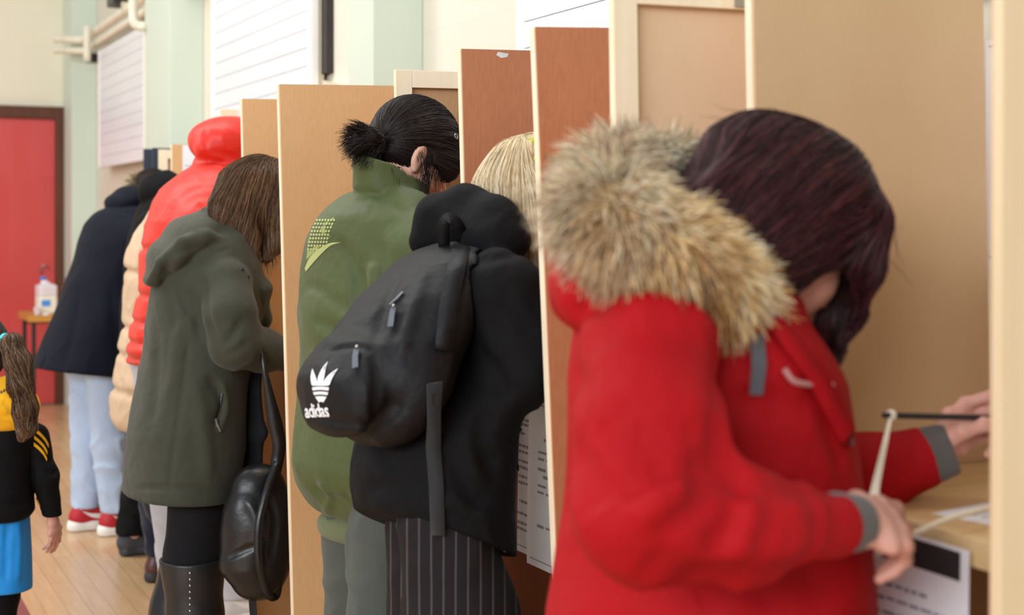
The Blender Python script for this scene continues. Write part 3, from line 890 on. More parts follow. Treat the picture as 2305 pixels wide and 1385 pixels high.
# ---- hands
def f_hand(w, d, n, side, curls=(0.5, 0.55, 0.6, 0.65), spread=0.07, thumb=(0.55, 0.5), k=1.0, thumb_pts=None, bend=None):
    """w wrist, d towards the fingers, n out of the back of the hand, side = direction of the thumb; curls in radians per joint"""
    w = np.array(w, float); d = nrm(d); n = nrm(np.array(n, float) - d * np.dot(n, d)); t = np.cross(d, n)
    if np.dot(t, side) < 0: t = -t
    W = lambda a, b, c: w + (d * a + t * b + n * c) * k
    palm = f_echain([W(-0.03, 0, 0), W(0.012, 0, 0), W(0.05, 0.002, 0.002), W(0.085, 0.0, 0.0)],
                    [(0.019 * k, 0.026 * k), (0.019 * k, 0.028 * k), (0.015 * k, 0.039 * k), (0.0125 * k, 0.039 * k)], t, 0.012)
    fs = [palm]
    L = [(0.041, 0.025, 0.021), (0.046, 0.029, 0.023), (0.042, 0.027, 0.022), (0.033, 0.020, 0.019)]
    for i in range(4):
        b = 0.0305 - 0.0205 * i; p = W(0.088 - abs(i - 1) * 0.004 - (0.004 if i == 3 else 0), b, 0.002)
        sp = (1.3 - i) * spread; a = 0.0; pts = [W(0.06, b * 0.9, 0.0), p]; ds = d * math.cos(sp) + t * math.sin(sp)
        cs = curls[i] if isinstance(curls[i], (tuple, list)) else (curls[i], curls[i] * 1.1, curls[i] * 0.7)
        for j in range(3):
            a += cs[j]; p = p + (ds * math.cos(a) - n * math.sin(a)) * L[i][j] * k; pts.append(p)
        r = [0.0095, 0.0098, 0.0088, 0.0080, 0.0068]
        q = 0.9 if i == 3 else 1.0
        fs.append(f_chain(pts, [x * k * q for x in r], 0.004))
    if thumb_pts is None:
        a0, a1 = thumb
        p0 = W(0.018, 0.020, -0.004); p1 = W(0.048, 0.040, -0.012)
        d1 = nrm(d * math.cos(a0) + t * 0.35 - n * math.sin(a0)); p2 = p1 + d1 * 0.034 * k
        d2 = nrm(d * math.cos(a0 + a1) - n * math.sin(a0 + a1) * 0.8 + t * 0.05); p3 = p2 + d2 * 0.026 * k
        thumb_pts = [p0, p1, p2, p3]
    else: thumb_pts = [W(*p) for p in thumb_pts]
    fs.append(f_chain(thumb_pts, [0.017 * k, 0.0125 * k, 0.0105 * k, 0.0085 * k], 0.006))
    def f(P):
        v = fs[0](P)
        for g in fs[1:]: v = smin(v, g(P), 0.006 * k)
        return v
    f.box = (w - 0.13 * k - 0.09 * k * 0, w + 0.0)
    allp = np.array([W(0.2, .05, .03), W(-.05, -.06, -.11), W(.2, -.06, -.11), W(-.05, .09, .03), W(.2, .09, -.11), W(-.05, -.06, .05)])
    f.lo, f.hi = allp.min(0) - 0.02, allp.max(0) + 0.02
    return f
# ---- hair and fur
def grad(f, P, e=0.002):
    d = f(P); return d, np.stack([(f(P + np.eye(3)[i] * e) - d) / e for i in range(3)], 1)
def tubes(name, S, rad, mat, parent, cols=None, sides=3, tip=0.25):
    """S: (n, k, 3) strand points; rad: per strand root radius"""
    n, k, _ = S.shape
    T = np.gradient(S, axis=1); T /= np.linalg.norm(T, axis=2, keepdims=True) + 1e-9
    al = np.abs(T).max(1)                       # per strand: how far it ever leans along each axis
    ref = np.eye(3)[np.argmin(al, axis=1)][:, None, :]
    A = np.cross(T, ref); A /= np.linalg.norm(A, axis=2, keepdims=True) + 1e-9; Bb = np.cross(T, A)
    prof = np.interp(np.linspace(0, 1, k), [0, 0.55, 1], [0.85, 1.0, tip])
    r = rad[:, None] * prof[None]
    ang = 2 * np.pi * np.arange(sides) / sides
    V = S[:, :, None] + r[..., None, None] * (A[:, :, None] * np.cos(ang)[None, None, :, None] + Bb[:, :, None] * np.sin(ang)[None, None, :, None])
    base = (np.arange(n) * k * sides)[:, None, None] + (np.arange(k - 1) * sides)[None, :, None]
    j = np.arange(sides)[None, None]; j2 = (j + 1) % sides
    Q = np.stack([base + j, base + j2, base + sides + j2, base + sides + j], -1).reshape(-1, 4)
    C = None
    if cols is not None: C = np.repeat(cols.reshape(n, -1, 4) if cols.ndim == 2 else cols, 1, 0); C = np.broadcast_to(C, (n, k, 4)).repeat(sides, axis=1).reshape(-1, 4)
    return from_np(name, V.reshape(-1, 3), Q, mat, parent, True, C)
def pick(V, n, rs, keep=None):
    i = rs.randint(0, len(V), n)
    P = V[i]
    if keep is not None: P = P[keep(P)]
    return P
def comb(f, P0, flow, steps, step, rs, lift=0.002, wander=0.25, gravity=0.0, jitter=0.002):
    """lay strands along a surface following a flow field"""
    P = P0.copy(); n = len(P); S = [P.copy()]; o = rs.rand(n) * lift
    st = step * (0.75 + 0.5 * rs.rand(n))
    ran = rs.normal(size=(n, 3)) * wander
    for _ in range(steps):
        d, g = grad(f, P); g /= np.linalg.norm(g, axis=1, keepdims=True) + 1e-9
        v = flow(P); v = v / (np.linalg.norm(v, axis=1, keepdims=True) + 1e-9) + ran; v[:, 2] -= gravity
        v -= g * (v * g).sum(1, keepdims=True); v /= np.linalg.norm(v, axis=1, keepdims=True) + 1e-9
        ran = ran * 0.8 + rs.normal(size=(n, 3)) * wander * 0.4
        P = P + v * st[:, None]
        d, g = grad(f, P); P = P - np.clip(d - o, -0.02, 0.02)[:, None] * g / (np.linalg.norm(g, axis=1, keepdims=True) + 1e-9)
        S.append(P.copy())
    return np.stack(S, 1)
def hair_mat(name, rough=0.38, spec=0.35):
    if name in MATS: return MATS[name]
    k = NT(name); a = k.n('ShaderNodeAttribute', attribute_name='tone')
    k.base(a.outputs['Color']); k.set(Roughness=rough); k.b.inputs['Specular IOR Level'].default_value = spec
    MATS[name] = k.m; return k.m
HAIRM = hair_mat('hair_strands'); FURM = hair_mat('fur_strands', 0.75, 0.12)
def tones(n, rs, stops, bias=None):
    """random colour per strand between the listed sRGB tones"""
    c = np.array([lin(x) for x in stops]); t = rs.rand(n) if bias is None else np.clip(bias, 0, 0.999)
    x = t * (len(c) - 1); i = np.minimum(x.astype(int), len(c) - 2); w = (x - i)[:, None]
    return c[i] * (1 - w) + c[i + 1] * w

# ---- cloth materials
def cloth(name, rgb, rough=0.8, var=0.05, wr=0.12, weave=420.0, sheen=0.15, spec=0.2, fold=9.0):
    if name in MATS: return MATS[name]
    k = NT(name); c = lin(rgb); v = k.coords()
    n1 = k.noise(v, 5.0, 4)
    k.base(k.ramp(n1, [(0.3, shade(c, 1 - var)), (0.7, shade(c, 1 + var))]))
    k.set(Roughness=rough); k.b.inputs['Specular IOR Level'].default_value = spec
    if sheen:
        k.b.inputs['Sheen Weight'].default_value = sheen; k.b.inputs['Sheen Roughness'].default_value = 0.5
    a = k.noise(v, fold, 3, 0.5); b = k.noise(v, weave, 2)
    b1 = k.n('ShaderNodeBump', Strength=wr, Distance=0.03); k.l(a, b1.inputs['Height'])
    b2 = k.n('ShaderNodeBump', Strength=0.12, Distance=0.0006); k.l(b, b2.inputs['Height'])
    k.l(b1.outputs['Normal'], b2.inputs['Normal']); k.l(b2.outputs['Normal'], k.b.inputs['Normal'])
    MATS[name] = k.m; return k.m
def skin(name, rgb):
    if name in MATS: return MATS[name]
    k = NT(name); c = lin(rgb); v = k.coords()
    n1 = k.noise(v, 26.0, 4)
    k.base(k.ramp(n1, [(0.3, shade(c, 0.93)), (0.55, c), (0.75, lin((rgb[0], rgb[1] * 0.88, rgb[2] * 0.86)))]))
    k.set(Roughness=0.48); k.b.inputs['Subsurface Weight'].default_value = 0.12
    k.b.inputs['Subsurface Radius'].default_value = (0.012, 0.005, 0.003); k.b.inputs['Subsurface Scale'].default_value = 0.6
    k.b.inputs['Specular IOR Level'].default_value = 0.35
    k.bump(k.noise(v, 300, 2), 0.08, 0.0006)
    MATS[name] = k.m; return k.m
SKIN = skin('light_skin', (226, 178, 158)); SKINP = skin('pink_hand_skin', (222, 168, 152))
def pts_band(P, f, pix, lift=0.002):
    """points on the surface f seen at the listed pixels, lifted a little outwards, and their normals"""
    q = np.array([P.hit(f, *p) for p in pix]); d, g = grad(f, q); g /= np.linalg.norm(g, axis=1, keepdims=True)
    return q + g * lift, g
def stick(P, f, name, poly_px, thick, mat, parent, grid=1, lift=0.0004):
    """a flat patch (polygons in photograph pixels) laid onto the surface f with a small thickness"""
    V = []; Fq = []
    for poly in poly_px:
        c = np.mean(poly, axis=0); b = len(V); n = len(poly)
        q, g = pts_band(P, f, list(map(tuple, poly)) + [tuple(c)], lift)
        for i in range(n + 1): V.append(q[i])
        for i in range(n + 1): V.append(q[i] + g[i] * thick)
        m = n + 1
        for i in range(n):
            j = (i + 1) % n
            Fq += [(b + i, b + j, b + n), (b + m + i, b + m + n, b + m + j), (b + i, b + m + i, b + m + j, b + j)]
    return from_np(name, V, Fq, mat, parent, False)

def bounds(P, pix, l=.40, m=.05, f=None):
    """box in the person's frame round the listed pixels"""
    a = np.array([P.pt(*q) for q in pix]); lo = a.min(0) - m; hi = a.max(0) + m
    lo[1], hi[1] = -l, l; lo[0] -= .20; hi[0] += .08; return lo, hi
def below(f, p, n):
    """keep the part of f on the side of the plane away from n"""
    p = np.array(p); n = nrm(n); return lambda P: smax(f(P), (P - p) @ n, .006)
def hollow_hem(f, z, t=.014, h=.07):
    return lambda P: smax(f(P), -np.maximum(f(P) + t, P[:, 2] - (z + h)), .004)
def quilted(f, zs, depth=.012, w=.011, puff=0.0):
    """horizontal stitched channels at the heights zs"""
    zs = np.array(zs)
    def g(P):
        dz = P[:, 2][:, None] - zs[None]
        return f(P) + depth * np.exp(-(dz / w) ** 2).sum(1)
    return g
def make_body(P, hc, Rh, neck, tors, limbs, legs, hands, label, k=1.0, mat=None, h=.010, zc=.95):
    hd = f_head(hc, Rh, k)
    nk = f_chain([head_pt(hc, Rh, (-.025, 0, -.05), k), neck], [.050 * k, .060 * k])
    fs = [hd, nk, lambda p: smax(tors(p) + .03, zc - p[:, 2], .01)] + [f_chain(a, r) for a, r in limbs + legs]
    bf = u(*fs, k=.012)
    pts = np.concatenate([np.array(a) for a, r in limbs + legs] + [np.array([hc + [.16, .13, .17], hc - [.16, .13, .17]])])
    lo = pts.min(0) - .12; hi = pts.max(0) + .12; lo[1] = min(lo[1], -.27); hi[1] = max(hi[1], .27); lo[0] = min(lo[0], -.3); hi[0] = max(hi[0], .3)
    lo[2] = max(lo[2], .01)
    ms = [surface_mesh(bf, lo, hi, h)]
    for hf, hh in hands: ms.append(surface_mesh(hf, hf.lo, hf.hi, hh))
    P.make_root(*merge(*ms), mat or SKIN, label)
    add_eyes(P, hc, Rh, k)
def leg_mesh(P, legs, name, mat, h=.010, wr=.003, extra=None, k=.02, z=None):
    fs = [f_chain(a, r) for a, r in legs]
    f = creasy(wrinkled(u(*fs, k=k), wr, 24, 7, (1, 1, .6)), wr * 1.6, 34, 17, (1, 1, 1.2))
    if extra: f = extra(f)
    pts = np.concatenate([np.array(a) for a, r in legs]); rm = max(max(r) for a, r in legs) + .03
    lo = pts.min(0) - rm; hi = pts.max(0) + rm
    zb = min(a[-1][2] for a, r in legs) if z is None else z
    g = lambda q: smax(f(q), zb - q[:, 2], .006)
    lo[2] = max(zb - .02, 0.005)
    P.mesh(name, g, lo, hi, h, mat); return g
def shoe(P, heel, ang, L, upper, sole, name='shoe', hgt=.085, lace=None, swoosh=None, chunky=.028, h=.0045, collar=None, boot=0.0):
    """shoe with its heel at local (x, y), pointing along ang"""
    ca, sa = math.cos(ang), math.sin(ang); k = L / .28
    T = lambda x, y, z: np.array([heel[0] + (ca * x - sa * y) * k, heel[1] + (sa * x + ca * y) * k, z * k])
    ax = (-sa, ca, 0)
    up = u(f_echain([T(.035, 0, .055), T(.10, 0, .058), T(.17, 0, .045), T(.232, 0, .034)], [(.040 * k, .034 * k), (.042 * k, .036 * k), (.034 * k, .042 * k), (.026 * k, .036 * k)], ax, .02),
           f_echain([T(.045, 0, .06), T(.055, 0, hgt + boot)], [(.042 * k, .033 * k), (.044 * k, .036 * k)], ax, .02), k=.02)
    up = below(up, T(0, 0, hgt + boot), (-.25 * ca, -.25 * sa, 1)); up = below(up, T(0, 0, .02), (0, 0, -1))
    if not boot: up = cut(up, f_echain([T(.055, 0, hgt - .012), T(.055, 0, hgt + .05)], [(.033 * k, .026 * k), (.036 * k, .03 * k)], ax, .01), .004)
    so = f_echain([T(.03, 0, .022), T(.10, 0, .022), T(.18, 0, .020), T(.245, 0, .024)], [(chunky * k, .036 * k), (chunky * k * .95, .037 * k), (chunky * k * .9, .047 * k), (chunky * k * .6, .034 * k)], ax, .02)
    so = below(so, T(0, 0, .001), (0, 0, -1)); so = below(so, T(0, 0, chunky + .012), (-.05 * ca, -.05 * sa, 1))
    lo = np.min([T(-.06, -.08, 0), T(.32, .08, 0), T(-.06, .08, 0), T(.32, -.08, 0)], axis=0); hi = np.max([T(-.06, -.08, .16 + boot), T(.32, .08, .16 + boot), T(-.06, .08, .16), T(.32, -.08, .16)], axis=0)
    lo[2] = -.01
    o = P.mesh(name, up, lo, hi, h, upper)
    P.mesh('sole', so, lo, hi, h, sole, o)
    if lace:
        lc = MB()
        for i, x in enumerate((.10, .122, .144, .166)):
            z0 = .101 - .011 * i
            lc.tube([T(x, -.018, z0 - .004), T(x + .006, 0, z0 + .002), T(x, .018, z0 - .004)], .0028 * k, 8)
        for s in (-1, 1):
            lc.tube(smooth_path([T(.098, 0, .102), T(.088, s * .02, .118), T(.104, s * .034, .108), T(.114, s * .03, .094)], 4), .0025 * k, 8)
        lc.build('laces', lace, o, True)
    if swoosh:
        # curved check-shaped flash on both sides
        for s in (-1, 1):
            V = []; n = 10
            top = [(.040, .086), (.075, .074), (.11, .070), (.15, .070), (.19, .066)]; bot = [(.041, .084), (.075, .060), (.11, .050), (.15, .046), (.19, .050)]
            a = smooth_path([(x, z, 0) for x, z in top], 4); b = smooth_path([(x, z, 0) for x, z in bot], 4)
            q = []
            for (x, z, _), (x2, z2, _) in zip(a, b):
                row = []
                for xx, zz in ((x, z), (x2, z2)):
                    p = T(xx, s * .075, zz); d = np.array([sa * s, -ca * s, 0]); t = 0
                    for _i in range(30): t += float(up(np.array([p + d * t]))[0]) * .8
                    row.append(p + d * (t - .0012)); 
                q.append(row)
            V = [p for r_ in q for p in r_]; V += [p + np.array([-sa * s, ca * s, 0]) * .0015 for p in V]
            m = 2 * len(q); Fq = []
            for i in range(len(q) - 1):
                e = 2 * i; Fq += [(e, e + 1, e + 3, e + 2), (m + e, m + e + 2, m + e + 3, m + e + 1), (e, e + 2, m + e + 2, m + e), (e + 1, m + e + 1, m + e + 3, e + 3)]
            from_np('side_flash', V, Fq, swoosh, o, False)
    return o
def strand_hair(P, hairf, lo, hi, h, flow, n, stops, base_rgb, rs, steps=8, step=.016, lift=.004, wander=.12, name='hair', rad=.0009, keep=None, gravity=0.0):
    V, Q = surface_mesh(hairf, lo, hi, h)
    HB = plain('hair_base_%d_%d_%d' % base_rgb, base_rgb, 0.5, 0.2, 30, spec=0.2)
    o = from_np(name, V, Q, HB, P.root)
    S0 = pick(V, n, rs, keep)
    S = comb(hairf, S0, flow, steps, step, rs, lift, wander, gravity)
    tubes('hair_strands', S, rad * (.7 + .6 * rs.rand(len(S))), HAIRM, o, tones(len(S), rs, stops, rs.rand(len(S)) ** 1.3))
    return o, V
def axes_patch(P, f, c, right, up_, thick, polys, name, mat, parent, lift=.0006, sub=1):
    """flat artwork (polygons in metres) laid on a surface round the point c"""
    c = np.array(c); d, g = grad(f, c[None]); n = nrm(g[0]); r = nrm(np.array(right) - n * np.dot(right, n)); t = np.cross(n, r)
    if np.dot(t, up_) < 0: t = -t
    def drop(x, y):
        p = c + r * x + t * y + n * .05; s = 0.0
        for _ in range(40): s += float(f((p - n * s)[None])[0]) * .7
        return p - n * (s - lift)
    V = []; Fq = []
    for poly, tris in polys:
        b = len(V); q = [drop(x, y) for x, y in poly]; m = len(q)
        V += q; V += [p + n * thick for p in q]
        if tris is None:
            cc = np.mean(poly, axis=0); ci = len(V); V.append(drop(*cc) + n * thick)
            Fq += [(b + m + i, b + m + (i + 1) % m, ci) for i in range(m)]
            Fq += [(b + i, b + (i + 1) % m, b + m + (i + 1) % m, b + m + i) for i in range(m)]
        else:
            Fq += [tuple(b + m + i for i in tr) for tr in tris]
    return from_np(name, V, Fq, mat, parent, False)
def glyphs(text, size, bold=0.0, space=1.0):
    cu = bpy.data.curves.new('lettering', 'FONT'); cu.body = text; cu.size = size; cu.offset = bold; cu.align_x = 'CENTER'; cu.space_character = space; cu.resolution_u = 3
    o = bpy.data.objects.new('lettering', cu); COL.objects.link(o)
    dg = bpy.context.evaluated_depsgraph_get(); dg.update()
    me = bpy.data.meshes.new_from_object(o.evaluated_get(dg))
    V = [(v.co.x, v.co.y) for v in me.vertices]; T = [tuple(p.vertices) for p in me.polygons]
    bpy.data.objects.remove(o); bpy.data.meshes.remove(me); bpy.data.curves.remove(cu)
    return V, T
# ------------------------------------------------------------------ woman in the red coat
def red_woman():
    P = Person(1600, 1780, R(-4)); rs = np.random.RandomState(11)
    RED = cloth('red_coat_cloth', (166, 9, 20), 0.75, 0.04, 0.28, 500, 0.0, 0.2, 13)
    CUFF = cloth('grey_rib_knit', (98, 94, 92), 0.9, 0.08, 0.1, 260)
    tors = P.torso([(640, 1400, 1690, .11), (668, 1345, 1735, .16), (705, 1312, 1770, .18), (760, 1290, 1832, .19), (850, 1280, 1884, .19),
                    (950, 1284, 1902, .19), (1050, 1287, 1915, .19), (1150, 1276, 1930, .20), (1250, 1258, 1940, .21), (1385, 1230, 1945, .225), (1640, 1205, 1955, .24)], 2.2)
    sh_n = P.pt(1452, 790, -.17); el_n = P.pt(1462, 1150, -.27); mid_n = P.pt(1660, 1188, -.285); wr_n = P.pt(1866, 1180, -.26)
    arm_n = f_chain([sh_n, (sh_n + el_n) / 2 + np.array([-.004, -.015, 0]), el_n, mid_n, wr_n], [.078, .072, .068, .057, .037], .045)
    sh_f = P.pt(1600, 800, .17); el_f = P.pt(1800, 1120, .15); wr_f = P.pt(2066, 1034, .06); mid_f = (el_f + wr_f) / 2
    arm_f = f_chain([sh_f, el_f, mid_f, wr_f], [.078, .068, .058, .044], .03)
    hood = f_echain([P.pt(1352, 655, -.10), P.pt(1345, 640, 0), P.pt(1352, 655, .10)], [(.052, .05), (.055, .05), (.052, .05)])
    hood2 = f_echain([P.pt(1400, 600, 0), P.pt(1560, 640, 0), P.pt(1680, 700, 0)], [(.07, .12), (.075, .13), (.05, .11)])
    coat0 = u(tors, hood2, k=.03); coat0 = u(coat0, hood, k=.02)
    zh = P.pt(1500, 1600, 0)[2]
    coat0 = creasy(wrinkled(u(coat0, arm_f, k=.02), .003, 18, 3), .004, 26, 33)
    arm_w = creasy(wrinkled(arm_n, .003, 24, 5), .007, 34, 35, (1, .6, 1))
    # the sleeve is drawn against the body with a crisp armpit and seam
    body_c = lambda p: smin(coat0(p), arm_w(p), .008)
    folds = [([(1612, 760), (1618, 900), (1612, 1050)], .012, .010), ([(1562, 1062), (1620, 1058), (1690, 1100)], .016, .016),
             ([(1452, 1052), (1530, 1046), (1600, 1062)], .013, .008), ([(1392, 1120), (1460, 1075), (1520, 1060)], .014, .010),
             ([(1420, 1180), (1500, 1110), (1540, 1080)], .014, -.008), ([(1480, 1220), (1560, 1150), (1590, 1100)], .013, .008),
             ([(1660, 1130), (1640, 1190), (1590, 1240)], .013, .008), ([(1700, 1110), (1690, 1180), (1660, 1240)], .012, -.007),
             ([(1745, 1120), (1735, 1180), (1715, 1250)], .012, .008), ([(1785, 1115), (1800, 1180), (1790, 1260)], .014, -.006),
             ([(1330, 860), (1350, 900), (1380, 950)], .014, -.006), ([(1285, 840), (1320, 880), (1330, 900)], .014, .008),
             ([(1420, 980), (1500, 985), (1580, 975)], .014, .006), ([(1640, 910), (1720, 905), (1770, 890)], .014, .008),
             ([(1720, 930), (1790, 915), (1830, 925)], .013, .006), ([(1640, 1080), (1760, 1100), (1900, 1098)], .014, .008),
             ([(1300, 700), (1330, 690), (1380, 690)], .012, .008), ([(1410, 690), (1500, 700), (1600, 730)], .02, -.008),
             ([(1440, 1260), (1540, 1300), (1700, 1312), (1880, 1290)], .02, .014), ([(1290, 1000), (1320, 1080), (1350, 1150)], .02, .010),
             ([(1560, 1345), (1640, 1330), (1760, 1345)], .016, .006), ([(1820, 850), (1870, 960), (1900, 1060)], .012, .009)]
    folds = [(a, w * 1.15, d * 1.1) for a, w, d in folds]
    coat = P.creased(body_c, folds)
    bb = np.array([P.pt(1180, 1640, 0), P.pt(2160, 560, 0)]); lo = np.array([bb[:, 0].min() - .2, -.44, zh]); hi = np.array([bb[:, 0].max() + .06, .36, P.pt(1500, 560, 0)[2]])
    # ---- body: head, neck, arms and hands in one skin
    hc = P.pt(1752, 536, 0.0); Rh = head_frame(R(36), R(-4))
    hd = f_head(hc, Rh, 1.02)
    neck = f_chain([head_pt(hc, Rh, (-.025, 0, -.05)), P.pt(1560, 720, 0)], [.052, .062])
    inner = lambda p: smax(tors(p) + .03, .95 - p[:, 2], .01)
    legs = u(f_chain([(0.0, -.10, .9), (0.0, -.11, .48), (-.02, -.11, .09)], [.085, .06, .04]), f_chain([(0.0, .10, .9), (0.02, .11, .48), (0.0, .11, .09)], [.085, .06, .04]))
    limbs = u(f_chain([sh_n, el_n, mid_n, wr_n + .0], [.05, .045, .038, .030]), f_chain([sh_f, el_f, mid_f, wr_f], [.05, .045, .038, .030]), k=.01)
    bodyf = u(hd, neck, inner, limbs, legs, k=.012)
    V1 = surface_mesh(bodyf, (-.35, -.36, .05), (.62, .36, 1.62), .009)
    # near hand: closed round the paper and the cord; far hand: holding the pen
    d_n = nrm(wr_n - mid_n)
    hn = f_hand(wr_n + d_n * .022, nrm(P.pt(2050, 1182, -.215) - P.pt(1940, 1178, -.235)), nrm(np.array([-.1, -.62, .75])), np.array([.1, .6, .6]),
                [(.22, .42, .3), (.4, .62, .4), (.6, .8, .45), (.8, .9, .5)], .05, k=.98,
                thumb_pts=[(.018, .022, -.004), (.045, .040, -.016), (.078, .040, -.030), (.100, .028, -.040)])
    wf = wr_f + nrm(wr_f - mid_f) * .022
    hdir = nrm(P.pt(2176, 955, .05) - P.pt(2094, 1030, .05))
    hf = f_hand(wf, hdir, nrm(np.array([.1, .95, .35])), np.array([-.6, -.2, .75]),
                [(.70, .95, .5), (.95, 1.1, .7), (1.05, 1.2, .8), (1.1, 1.2, .8)], .04, k=.94,
                thumb_pts=[(.016, .014, -.010), (.042, .024, -.028), (.070, .020, -.044), (.090, .008, -.052)])
    V2 = surface_mesh(hn, hn.lo, hn.hi, .0026); V3 = surface_mesh(hf, hf.lo, hf.hi, .0026)
    P.make_root(*merge(V1, V2, V3), SKINP, 'person in a red coat with a thick fur hood, bent over holding a pen')
    P.mesh('coat', coat, lo, hi, .006, RED)
    add_eyes(P, hc, Rh, 1.02)
    # cuffs
    for a, b, r in ((mid_n, wr_n, .033), (mid_f, wr_f, .039)):
        d = nrm(b - a); c0 = b + d * .012; c1 = b + d * .050
        f = f_chain([c0, c1], [r + .002, r - .003]); f2 = f_chain([c0 + d * .03, c1 + d * .06], [r - .009, r - .012])
        flat = lambda p, c1=c1, d=d: smax(f(p), (p - c1) @ d, .006)
        g = cut(flat, f2, .004)
        P.mesh('cuff', g, c1 - .11, c1 + .09, .0045, CUFF)
    # trousers and shoes below the frame
    TR = cloth('dark_denim', (40, 44, 58), 0.85, 0.08)
    tr = u(f_chain([(0, -.10, .92), (0, -.11, .5), (-.02, -.11, .1)], [.11, .085, .07]), f_chain([(0, .10, .92), (0.02, .11, .5), (0, .11, .1)], [.11, .085, .07]), k=.02)
    P.mesh('trousers', tr, (-.2, -.3, .02), (.2, .3, 1.0), .014, TR)
    # ---- collar flap, zip edge, tab
    GREY = cloth('grey_webbing', (92, 92, 98), 0.8, 0.06)
    q, g = pts_band(P, coat, [(1700, 768), (1704, 820), (1698, 884)], .006)
    q[0] += (q[0] - q[1]) * .25
    MB().strip(q, [.016, .017, .015], .004, [tuple(x) for x in g]).build('zip_pull_tab', GREY, P.root)
    PK = cloth('pale_pink_piping', (200, 140, 138), 0.6, 0.05)
    q, g = pts_band(P, coat, [(1762, 832), (1784, 858), (1830, 864), (1868, 868)], .004)
    MB().tube(smooth_path(q, 6), [.0035] * 19, 8).build('collar_snap_edge', PK, P.root, True)
    q, g = pts_band(P, coat, [(1735, 720), (1775, 775), (1830, 845), (1870, 920), (1905, 990)], .004)
    MB().strip(smooth_path(q, 5), .026, .006, [tuple(x) for x in np.repeat(g, 5, 0)[:21]]).build('zip_placket', RED, P.root, True)
    q, g = pts_band(P, coat, [(1893, 930), (1903, 970), (1912, 1000)], .004)
    MB().strip(q, .007, .002, [tuple(x) for x in g]).build('zip_teeth', GREY, P.root)
    # ---- fur trim round the hood
    ring = [(1712, 742, -.10), (1660, 690, -.135), (1590, 640, -.165), (1500, 585, -.175), (1424, 533, -.155), (1374, 478, -.11), (1368, 420, -.03), (1412, 388, .05), (1480, 382, .11), (1550, 415, .14), (1620, 480, .15), (1680, 560, .14)]
    rp = [P.pt(*q) for q in ring]
    rr = [.022, .030, .036, .041, .044, .044, .038, .032, .030, .028, .026, .024]
    fur = wrinkled(f_chain(rp, rr, .03), .006, 70, 8)
    allp = np.array(rp)
    BASEF = cloth('fur_backing', (150, 118, 76), 0.9, 0.25, 0.3, 200)
    V, Q = surface_mesh(fur, allp.min(0) - .07, allp.max(0) + .07, .006)
    fo = from_np('fur_trim', V, Q, BASEF, P.root)
    n = int(15000)
    S0 = V[rs.randint(0, len(V), n)] + rs.normal(size=(n, 3)) * .002
    d, g = grad(fur, S0); g /= np.linalg.norm(g, axis=1, keepdims=True) + 1e-9
    w1 = [Wob(20 + i, 45) for i in range(3)]
    cl = np.stack([w(S0) for w in w1], 1)
    ra = np.array(rp); ix = np.argmin(((S0[:, None] - ra[None]) ** 2).sum(2), 1)
    tang = np.gradient(ra, axis=0); tang /= np.linalg.norm(tang, axis=1, keepdims=True)
    dr = g + .55 * cl - .35 * tang[ix] + np.array([-.15, 0, -.25]) + rs.normal(size=(n, 3)) * .22
    dr /= np.linalg.norm(dr, axis=1, keepdims=True)
    ln = (.022 + .028 * rs.rand(n)) * np.interp(ix, [0, 2, 5, 8, 11], [.65, .95, 1.1, .9, .7])
    S = [S0]; p = S0.copy(); v = dr.copy()
    for k in range(4):
        p = p + v * (ln / 4)[:, None]; v = v + np.array([0, 0, -.16]) + rs.normal(size=(n, 3)) * .10; v /= np.linalg.norm(v, axis=1, keepdims=True); S.append(p)
    S = np.stack(S, 1)
    # banded natural fur: brown under-fur, cream guard hairs, grey tips towards the back of the hood
    t = np.clip(.55 + .33 * Wob(31, 38)(S0) + .22 * rs.normal(size=n), 0, 1)
    mid = tones(n, rs, [(128, 82, 40), (190, 138, 78), (236, 196, 132), (252, 232, 184), (255, 248, 226)], t)
    back_ = np.clip((ix - 2.5) / 2.5, 0, 1)[:, None]
    grey = tones(n, rs, [(140, 132, 120), (226, 216, 196), (252, 246, 232)])
    mid = mid * (1 - .55 * back_) + grey * .55 * back_
    tip = np.where(rs.rand(n, 1) < .10 + .22 * back_, np.array([lin((74, 66, 62))]), mid * 1.08)
    root = mid * .85; root[:, 3] = 1
    Cc = np.stack([root, root * .5 + mid * .5, mid, mid * .5 + tip * .5, tip], 1); Cc[..., 3] = 1
    tubes('fur_hairs', S, .0006 + .0006 * rs.rand(n), FURM, fo, Cc)
    # ---- hair
    cap = f_ell(head_pt(hc, Rh, (-.012, 0, .030)), (.112, .096, .113), Rh)
    backh = f_echain([head_pt(hc, Rh, (-.06, 0, .03)), P.pt(1640, 490, 0), P.pt(1555, 500, 0)], [(.10, .085), (.075, .085), (.04, .07)])
    near = f_echain([P.pt(1770, 448, -.055), P.pt(1700, 520, -.075), P.pt(1640, 600, -.075)], [(.07, .035), (.065, .032), (.03, .025)], k=.04)
    near2 = f_echain([P.pt(1800, 465, -.05), P.pt(1770, 540, -.068), P.pt(1700, 600, -.075)], [(.07, .035), (.055, .03), (.03, .02)], k=.04)
    front = f_echain([P.pt(1850, 440, -.02), P.pt(1890, 500, -.03), P.pt(1893, 600, -.03), P.pt(1870, 700, -.03), P.pt(1836, 800, -.03), P.pt(1838, 850, -.03)],
                     [(.06, .075), (.036, .07), (.026, .06), (.019, .045), (.011, .022), (.004, .008)], k=.03)
    front2 = f_chain([P.pt(1840, 540, -.075), P.pt(1795, 620, -.085), P.pt(1745, 680, -.085), P.pt(1752, 740, -.08)], [.022, .012, .007, .004])
    hairf = u(cap, backh, near, near2, front, k=.03); hairf = u(hairf, front2, k=.01)
    facecut = f_ell(head_pt(hc, Rh, (.070, -.06, -.055)), (.06, .055, .055), Rh)
